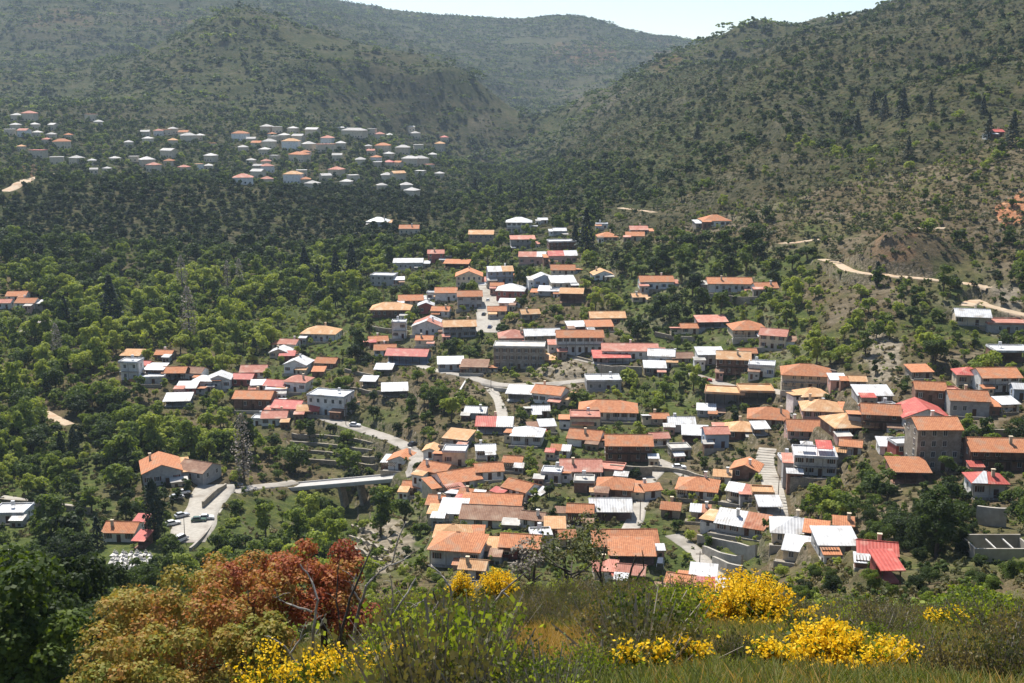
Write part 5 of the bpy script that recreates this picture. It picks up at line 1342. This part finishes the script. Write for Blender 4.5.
# ---------------------------------------------------------------- foreground plants
def fg(px_, D):
    x = (px_-512)/F*D*1.1; y = D; z = float(hz(x, y))
    for _ in range(4): dep = y*CP-z*SP; x = (px_-512)/F*dep; z = float(hz(x, y))
    return x, y, z
def top_h(px_, D, row):
    x, y, z = fg(px_, D); d = ray(px_, row); return d[2]*y/d[1]-z
def plant(name, label, cat, px_, D, wpx, row, mat, n_, lsz, blobs, tint, group=None, z0f=.12, trunk=None, seed=0, br=(.22,.2)):
    x, y, z = fg(px_, D); dep = y*CP-z*SP; rad = wpx*dep/F/2*1.05; H_ = max(.5, top_h(px_, D, row))
    V, Fc, t = crown(seed or int(px_*7+D), n_, rad, H_*1.08, lsz, z0=H_*z0f, blobs=blobs, br0=br[0], br1=br[1])
    me = npmesh('crown', V, Fc, t); me.materials.append(mat)
    r_ = link(name, None); r_.location = (x, y, z); tag(r_, label, cat, group); c_ = link('crown', me, r_); c_['tint'] = tint
    tb = trunk_mb(int(px_), H_*.75, .04+.022*H_, spread=rad*.6, limbs=6); tb.build('trunk', M['bark'] if trunk is None else trunk, r_)
    return r_, rad, H_
plant('terebinth_tree', 'copper-red leafed tree behind the bleached dead branches, foreground left', 'tree', 325, 38, 140, 552, M['autumn'], 11000, .095, 60, .0, z0f=.03, br=(.13,.15))
plant('terebinth_tree', 'russet-red leafed tree between the copper-red and the orange one, foreground left', 'tree', 252, 36, 150, 566, M['autumn'], 11000, .095, 60, .10, br=(.13,.15))
plant('terebinth_tree', 'orange and yellow-green leafed tree at the lower left of the foreground', 'tree', 178, 31, 190, 584, M['autumn'], 14000, .085, 70, .30, br=(.13,.15))
plant('bush', 'yellow-green bush with coppery tips at the very bottom left', 'bush', 140, 25, 170, 640, M['autumn'], 9000, .08, 40, .45, br=(.16,.16))
plant('bush', 'dark green and copper bush under the copper-red tree', 'bush', 255, 27, 120, 622, M['autumn'], 7000, .08, 40, .45, br=(.16,.16))
plant('gnarled_tree', 'sparse grey-green gnarled tree with dark trunk on the brow, centre', 'tree', 570, 47, 105, 535, M['scrub'], 1500, .10, 22, .25, z0f=.35, trunk=M['char'])
plant('gnarled_tree', 'low grey twiggy tree just left of the gnarled one on the brow', 'tree', 530, 50, 50, 552, M['bare'], 800, .10, 14, .3, z0f=.3, trunk=M['char'])
# broom in flower
def broom(px_, D, wpx, row, label, dens=1.0):
    x, y, z = fg(px_, D); dep = y*CP-z*SP; rad = wpx*dep/F/2; H_ = max(.6, top_h(px_, D, row)); rng = np.random.default_rng(int(px_*3+D))
    r_ = link('broom_bush', None); r_.location = (x, y, z); tag(r_, label, 'bush', 'flowering broom bushes')
    ns = int(90*rad*dens)+20; S0 = []; V = []; Fq = []
    tips = np.c_[rng.normal(size=(ns, 2))*rad*.5, H_*(.55+.45*rng.random(ns))]; tips[:, 2] *= np.clip(1.15-.45*(np.hypot(tips[:, 0], tips[:, 1])/rad)**2, .3, 1.1)
    for t_ in tips:
        b0 = np.array([t_[0]*.25, t_[1]*.25, -.1]); mid = (b0+t_)/2+rng.normal(size=3)*.08
        for p_, q_, w_ in ((b0, mid, .014), (mid, t_, .009)):
            for ax in ((1, 0, 0), (0, 1, 0)):
                a_ = np.array(ax)*w_; k = len(V); V += [p_-a_, p_+a_, q_+a_*.7, q_-a_*.7]; Fq.append((k, k+1, k+2, k+3))
    sm = npmesh('stems', V, Fq, np.tile([.5], len(V))); sm.materials.append(M['scrub']); s_ = link('stems', sm, r_); s_['tint'] = .35
    nf = int(ns*30*dens); i = rng.integers(0, ns, nf); f = 1-.55*rng.random(nf)**1.6; base = np.c_[tips[i, 0]*.25, tips[i, 1]*.25, np.zeros(nf)]
    C = base+(tips[i]-base)*f[:, None]+rng.normal(size=(nf, 3))*np.array([.06, .06, .05])
    Vv, Fv = leaf_quads(C, rng.normal(size=(nf, 3))+np.array([0, 0, .6]), .045+.0005*D, rng); fm = npmesh('flowers', Vv, Fv, np.repeat(rng.random(nf), 4)); fm.materials.append(M['broom']); fo = link('flowers', fm, r_); fo['tint'] = .3
    nl = ns*16; i = rng.integers(0, ns, nl); f = .15+.6*rng.random(nl); base = np.c_[tips[i, 0]*.25, tips[i, 1]*.25, np.zeros(nl)]; C = base+(tips[i]-base)*f[:, None]+rng.normal(size=(nl, 3))*.09
    Vv, Fv = leaf_quads(C, rng.normal(size=(nl, 3)), .07, rng); lm_ = npmesh('leaves', Vv, Fv, np.repeat(rng.random(nl), 4)); lm_.materials.append(M['leaf']); lo = link('leaves', lm_, r_); lo['tint'] = .45
BROOM = [(748,31,125,582,'largest yellow broom bush, top right of the foreground',1.1),(712,31,60,600,'yellow broom bush leaning on the left of the largest one',.9),(835,18,125,634,'dense yellow broom bush at the bottom, right of centre',1.2),
 (893,19,60,648,'smaller yellow broom bush right of the dense bottom one',.8),(690,18,55,648,'thin yellow broom bush at the bottom below the largest',.6),(655,17,40,662,'small yellow broom sprig left of the thin bottom bush',.5),
 (770,17.5,50,655,'yellow broom bush at the bottom under the largest',.6),(497,43,46,572,'yellow broom bush against the white hut, centre of the brow',.9),(462,46,30,574,'small yellow broom left of the one by the white hut',.7),
 (330,21,95,652,'low yellow broom below the bleached dead branches',.55),(268,22,80,648,'low yellow broom under the copper-red tree',.55),(392,22,60,664,'low yellow broom right below the dead branches',.45),
 (625,16,30,674,'tiny broom sprig at the bottom edge centre',.4),(950,30,60,640,'faint yellow broom among green shrubs at lower right',.35)]
for b_ in BROOM: broom(*b_)
# shrubs of the brow, one by one
SHM = []
for k in range(6):
    rng = np.random.default_rng(900+k); n_ = 150; V = []; Fq = []; T = []
    tips = np.c_[rng.normal(size=(n_, 2))*.42, .45+.55*rng.random(n_)]
    for t_ in tips:
        b0 = np.array([t_[0]*.35, t_[1]*.35, -.05]); a_ = rng.normal(size=3)*.008; q = len(V); V += [b0-a_, b0+a_, t_+a_*.5, t_-a_*.5]; Fq.append((q, q+1, q+2, q+3)); T += [0]*4
    st = npmesh('stems', V, Fq, T); st.materials.append(M['bare'])
    nl = 1500; i = rng.integers(0, n_, nl); f = .25+.8*rng.random(nl)**.7; base = np.c_[tips[i, 0]*.35, tips[i, 1]*.35, np.zeros(nl)]; C = base+(tips[i]-base)*f[:, None]+rng.normal(size=(nl, 3))*.05
    Vv, Fv = leaf_quads(C, rng.normal(size=(nl, 3))*np.array([1, 1, .4]), .042, rng, asp=1.5); lm_ = npmesh('leaves', Vv, Fv, np.repeat(rng.random(nl)*.6+.5*rng.random(n_)[i], 4)); lm_.materials.append([M['scrub'], M['scrub'], M['leaf']][k % 3]); SHM.append((st, lm_))
LIMX = [250,400,512,560,640,700,820,900,1045]; LIMY = [640,588,596,586,578,592,604,604,592]
def shrub(px_, D, s, hs_, k, tint_, label, group):
    hm_ = top_h(px_, D, float(np.interp(px_, LIMX, LIMY))+rr_.uniform(-10, 26))
    if hm_ < .3: return
    hs_ = min(hs_, hm_*(.9 if not (470 < px_ < 620 and D < 20) else .45)); s = min(s, hs_*1.5)
    x, y, z = fg(px_, D); r_ = link('shrub', None); r_.location = (x, y, z-.05); r_.scale = (s, s, hs_); r_.rotation_euler = (0, 0, px_); tag(r_, label, 'shrub', group)
    link('stems', SHM[k][0], r_)['tint'] = float(.1+.8*((px_*7) % 1)); link('leaves', SHM[k][1], r_)['tint'] = float(tint_)
rr_ = random.Random(5)
def inbroom(px_, D): return any(abs(px_-b[0]) < b[2]*.45 and D < b[1] and D > b[1]-11 for b in BROOM)
for i in range(300):
    px_ = rr_.uniform(360, 1045) if i > 60 else rr_.uniform(250, 500); D = 11+46*rr_.random()**.7
    if 488 < px_ < 602 and 15 < D < 34: continue
    if px_ < 380 and D > 22: continue
    if inbroom(px_, D): continue
    k = rr_.randrange(6); t = rr_.uniform(.2, .95); s = rr_.uniform(.6, 1.3)
    kind_ = ('grey-green wiry' if t < .4 else 'brownish wiry') if k % 3 != 2 else ('dark green leafy' if t < .4 else 'fresh green leafy')
    pos = 'left' if px_ < 480 else ('centre' if px_ < 700 else 'right')
    shrub(px_, D, s, s*rr_.uniform(.8, 1.3), k, t, f'{kind_} shrub on the foreground slope, {pos}', f'{kind_} foreground shrubs, {pos}')
for i in range(44):
    px_ = rr_.uniform(590, 1040); D = rr_.uniform(38, 60); k = rr_.randrange(6); t = rr_.uniform(.1, .8); s = rr_.uniform(.7, 1.5)
    kind_ = 'olive wiry' if k % 3 != 2 else 'green leafy'
    shrub(px_, D, s, s*rr_.uniform(.8, 1.3), k, t, f'{kind_} shrub along the crest of the foreground slope, behind the broom', f'{kind_} shrubs along the crest')
for a_, D, w_, row, t, lb in [(975,62,110,600,.62,'bright yellow-green bush at the right edge of the brow'),(1015,50,90,612,.35,'olive bush in the lower right corner of the brow'),(915,58,80,620,.5,'green bush left of the bright yellow-green one, lower right'),
   (640,52,90,592,.3,'dark green thicket on the brow below the long hall'),(690,56,70,604,.5,'green thicket on the brow left of the largest broom'),(450,50,90,604,.45,'green thicket on the brow left of centre'),(505,52,60,606,.4,'green thicket on the brow below the white hut'),
   (865,60,70,626,.15,'dark bush behind the smaller yellow broom'),(60,70,150,652,.35,'pale green bush mass in the lower left corner'),(10,78,120,645,.2,'mid-green bush at the extreme lower left'),(420,40,70,620,.55,'fresh green bush between the dead branches')]:
    plant('bush', lb, 'bush', a_, D, w_, row, M['leaf'] if t != .15 else M['scrub'], 3800, .14 if D > 45 else .1, 20, t*.8, z0f=.02)
# heath between the shrubs: too many to count
HE = []
for k, (st, lm_) in enumerate(SHM[:3]):
    v1 = np.zeros(len(st.vertices)*3, np.float32); st.vertices.foreach_get('co', v1); v2 = np.zeros(len(lm_.vertices)*3, np.float32); lm_.vertices.foreach_get('co', v2)
    v1 = v1.reshape(-1, 3); v2 = v2.reshape(-1, 3)[:3200]; V = np.r_[v1, v2]; me = npmesh('heath', V, np.arange(len(V)).reshape(-1, 4), np.r_[np.full(len(v1), .5), np.repeat(np.random.default_rng(k).random(len(v2)//4), 4)])
    me.materials.append(M['bare']); me.materials.append([M['scrub'], M['leaf'], M['scrub']][k]); me.polygons.foreach_set('material_index', [0]*(len(v1)//4)+[1]*(len(v2)//4)); HE.append(me)
rng = np.random.default_rng(5); n_ = 2600; D = 11+50*rng.random(n_)**.7; X = (rng.random(n_)-.5)*1.1*D; Z = hz(X, D); px, py, dep = proj(X, D, Z)
k_ = (((px-545)/62)**2+((py-655)/26)**2 > 1) & (px > 330-(D < 24)*60) & (fbm(X/3.5, D/3.5, 2) > .36)
k_ &= ~np.array([inbroom(a_, b_) for a_, b_ in zip(px, D)])
X, D, Z, px = X[k_], D[k_], Z[k_], px[k_]; s = .28+.5*rng.random(len(X))**1.5
stuff('heath', 'low wiry heath covering the foreground slope', np.c_[X, D, Z-.03], rng.random(len(X))*6.28, np.c_[s, s, s*(.8+.5*rng.random(len(X)))], rng.integers(0, 3, len(X)), .08+.8*rng.random(len(X)), HE)
# grass and herbs: blades in tufts
rng = np.random.default_rng(77); V = []; Fq = []; T = []
for i in range(26):
    a = rng.random()*6.28; r0 = rng.random()*.14; b0 = np.array([math.cos(a)*r0, math.sin(a)*r0, 0]); tp = b0+np.array([rng.normal()*.10, rng.normal()*.10, .10+.16*rng.random()]); sd_ = np.array([math.cos(a+1.6), math.sin(a+1.6), 0])*.010
    q = len(V); V += [b0-sd_, b0+sd_, tp+sd_*.2, tp-sd_*.2]; Fq.append((q, q+1, q+2, q+3)); T += [rng.random()]*4
tuft = npmesh('tuft', V, Fq, T); tuft.materials.append(M['grass'])
n_ = 42000; D = 10+52*rng.random(n_)**.75; a = (rng.random(n_)-.5)*1.15; X = a*D; Y = D; Z = hz(X, Y); px, py, dep = proj(X, Y, Z)
gold_ = (((px-545)/56)**2+((py-655)/24)**2 < 1+.6*(rng.random(n_)-.5)) | (((px-690)/28)**2+((py-668)/10)**2 < 1)
tg = np.where(~gold_ & (rng.random(n_) < .12), .5, 0)+np.where(gold_, .58+.3*rng.random(n_), .25*rng.random(n_)+.35*fbm(X/2, Y/2, 2)); s = (.6+.9*rng.random(n_))
stuff('grass', 'green and golden grass covering the foreground slope', np.c_[X, Y, Z-.02], rng.random(n_)*6.28, np.c_[s, s, s], np.zeros(n_, int), tg, [tuft])
# ---------------------------------------------------------------- dead branches
DEAD = [('bleached dead tree forking like antlers before the copper-red tree', 27, 'dead', [[(314,690),(313,650),(313,630),(318,600),(310,578),(300,564)], [(316,634),(321,625),(326,614)], [(312,612),(292,605),(279,600),(275,589)]]),
 ('tallest pale dead tree bending right to a dark tip', 29, 'dead', [[(348,680),(353,645),(360,605),(366,586),(380,571),(392,564),(398,540),(406,522)], [(361,602),(352,589),(356,574)], [(392,565),(404,560),(414,552)]]),
 ('thin dark dead stem right of the bleached antlers', 28, 'char', [[(336,690),(340,640),(350,598),(364,566),(374,545)], [(341,636),(336,600),(340,556)]]),
 ('slender pale dead sapling with crooked twigs', 31, 'dead', [[(372,680),(382,640),(392,618),(404,598),(416,578)], [(390,622),(393,595),(390,575)], [(404,612),(416,606),(426,598)]]),
 ('grey dead tree standing left of the white hut broom', 34, 'dead', [[(456,670),(455,640),(452,600),(450,586),(440,573),(428,565)], [(453,615),(446,604)]]),
 ('low sprawling bleached branch under the copper-red tree', 25, 'dead', [[(300,690),(296,664),(284,646),(268,636)], [(290,654),(300,640),(306,622)]]),
 ('fine grey dead shrub right of the crooked sapling', 32, 'dead', [[(424,670),(420,640),(428,618),(440,600)], [(422,634),(410,622),(406,606)], [(430,616),(444,612)], [(421,645),(434,636)]]),
 ('grey dead shrub beside the golden grass', 27, 'dead', [[(474,680),(476,650),(470,628),(478,606)], [(474,640),(486,628),(490,612)], [(472,632),(460,622)]]),
 ('pale dead twigs standing right of the golden grass', 30, 'dead', [[(612,680),(610,640),(618,615),(614,598)], [(612,632),(600,618)], [(616,620),(628,606)]]),
 ('short black dead stump with two prongs', 33, 'char', [[(455,665),(450,630),(438,610),(433,590)], [(440,614),(452,600)]]),
 ('leaning grey branch pointing up to the red-gabled house', 40, 'dead', [[(488,640),(494,604),(502,592),(526,572)], [(502,592),(512,600)]]),
 ('dark forked snag beside the gnarled tree', 46, 'char', [[(640,640),(636,600),(630,575),(636,555)], [(632,585),(644,568),(642,550)]]),
 ('thin black snag above the brow right of the gnarled tree', 47, 'char', [[(608,640),(606,600),(600,570),(606,545)], [(603,585),(594,566)]])]
for lb, D, mt, brs in DEAD:
    x0, y0, z0_ = fg(brs[0][0][0], D); mb = MB(); rj = random.Random(len(lb))
    for bi, br in enumerate(brs):
        pts = []
        for j, (a_, b_) in enumerate(br):
            yy = D+(0 if j == 0 else math.sin(j*1.7+bi*2)*.25+bi*.05); d = ray(a_, b_); q = d*(yy/d[1]); pts.append((q[0], q[1], q[2]))
        if bi == 0: pts[0] = (pts[0][0], D, float(hz(pts[0][0], D))-.2)
        n_ = len(pts); r0 = (.055 if bi == 0 else .032)*D/30; fine = []
        for j in range(n_-1):
            for t_ in (0, .33, .66): fine.append(tuple(pts[j][k]*(1-t_)+pts[j+1][k]*t_+(rj.uniform(-.02, .02) if t_ else 0) for k in range(3)))
        fine.append(pts[-1]); mb.tube(fine, [r0*(1-.75*i/len(fine)) for i in range(len(fine))], 6)
        for j in range(3, len(fine)-1, 2):
            p = Vector(fine[j]); q = p+Vector((rj.uniform(-.35, .35), rj.uniform(-.2, .2), rj.uniform(.05, .4))); mb.tube([p, (p+q)/2+Vector((0, 0, .04)), q], [.012, .009, .004], 4)
    tag(mb.build('dead_tree', M[mt]), lb, 'dead tree')

# ---------------------------------------------------------------- haze: real air round the whole scene
mb = MB(); mb.box(-4200, 4200, -120, 5650, -320, 900)
hm, nt, b, N, L = newmat('haze_air'); N.remove(b); pv_ = N.new('ShaderNodeVolumePrincipled'); pv_.inputs['Density'].default_value = 0.00006; pv_.inputs['Color'].default_value = (.64, .80, 1, 1); pv_.inputs['Anisotropy'].default_value = .2
L.new(pv_.outputs[0], N['Material Output'].inputs['Volume'])
tag(mb.build('haze', hm), 'thin bluish haze filling the valley air', None, None, 'stuff')
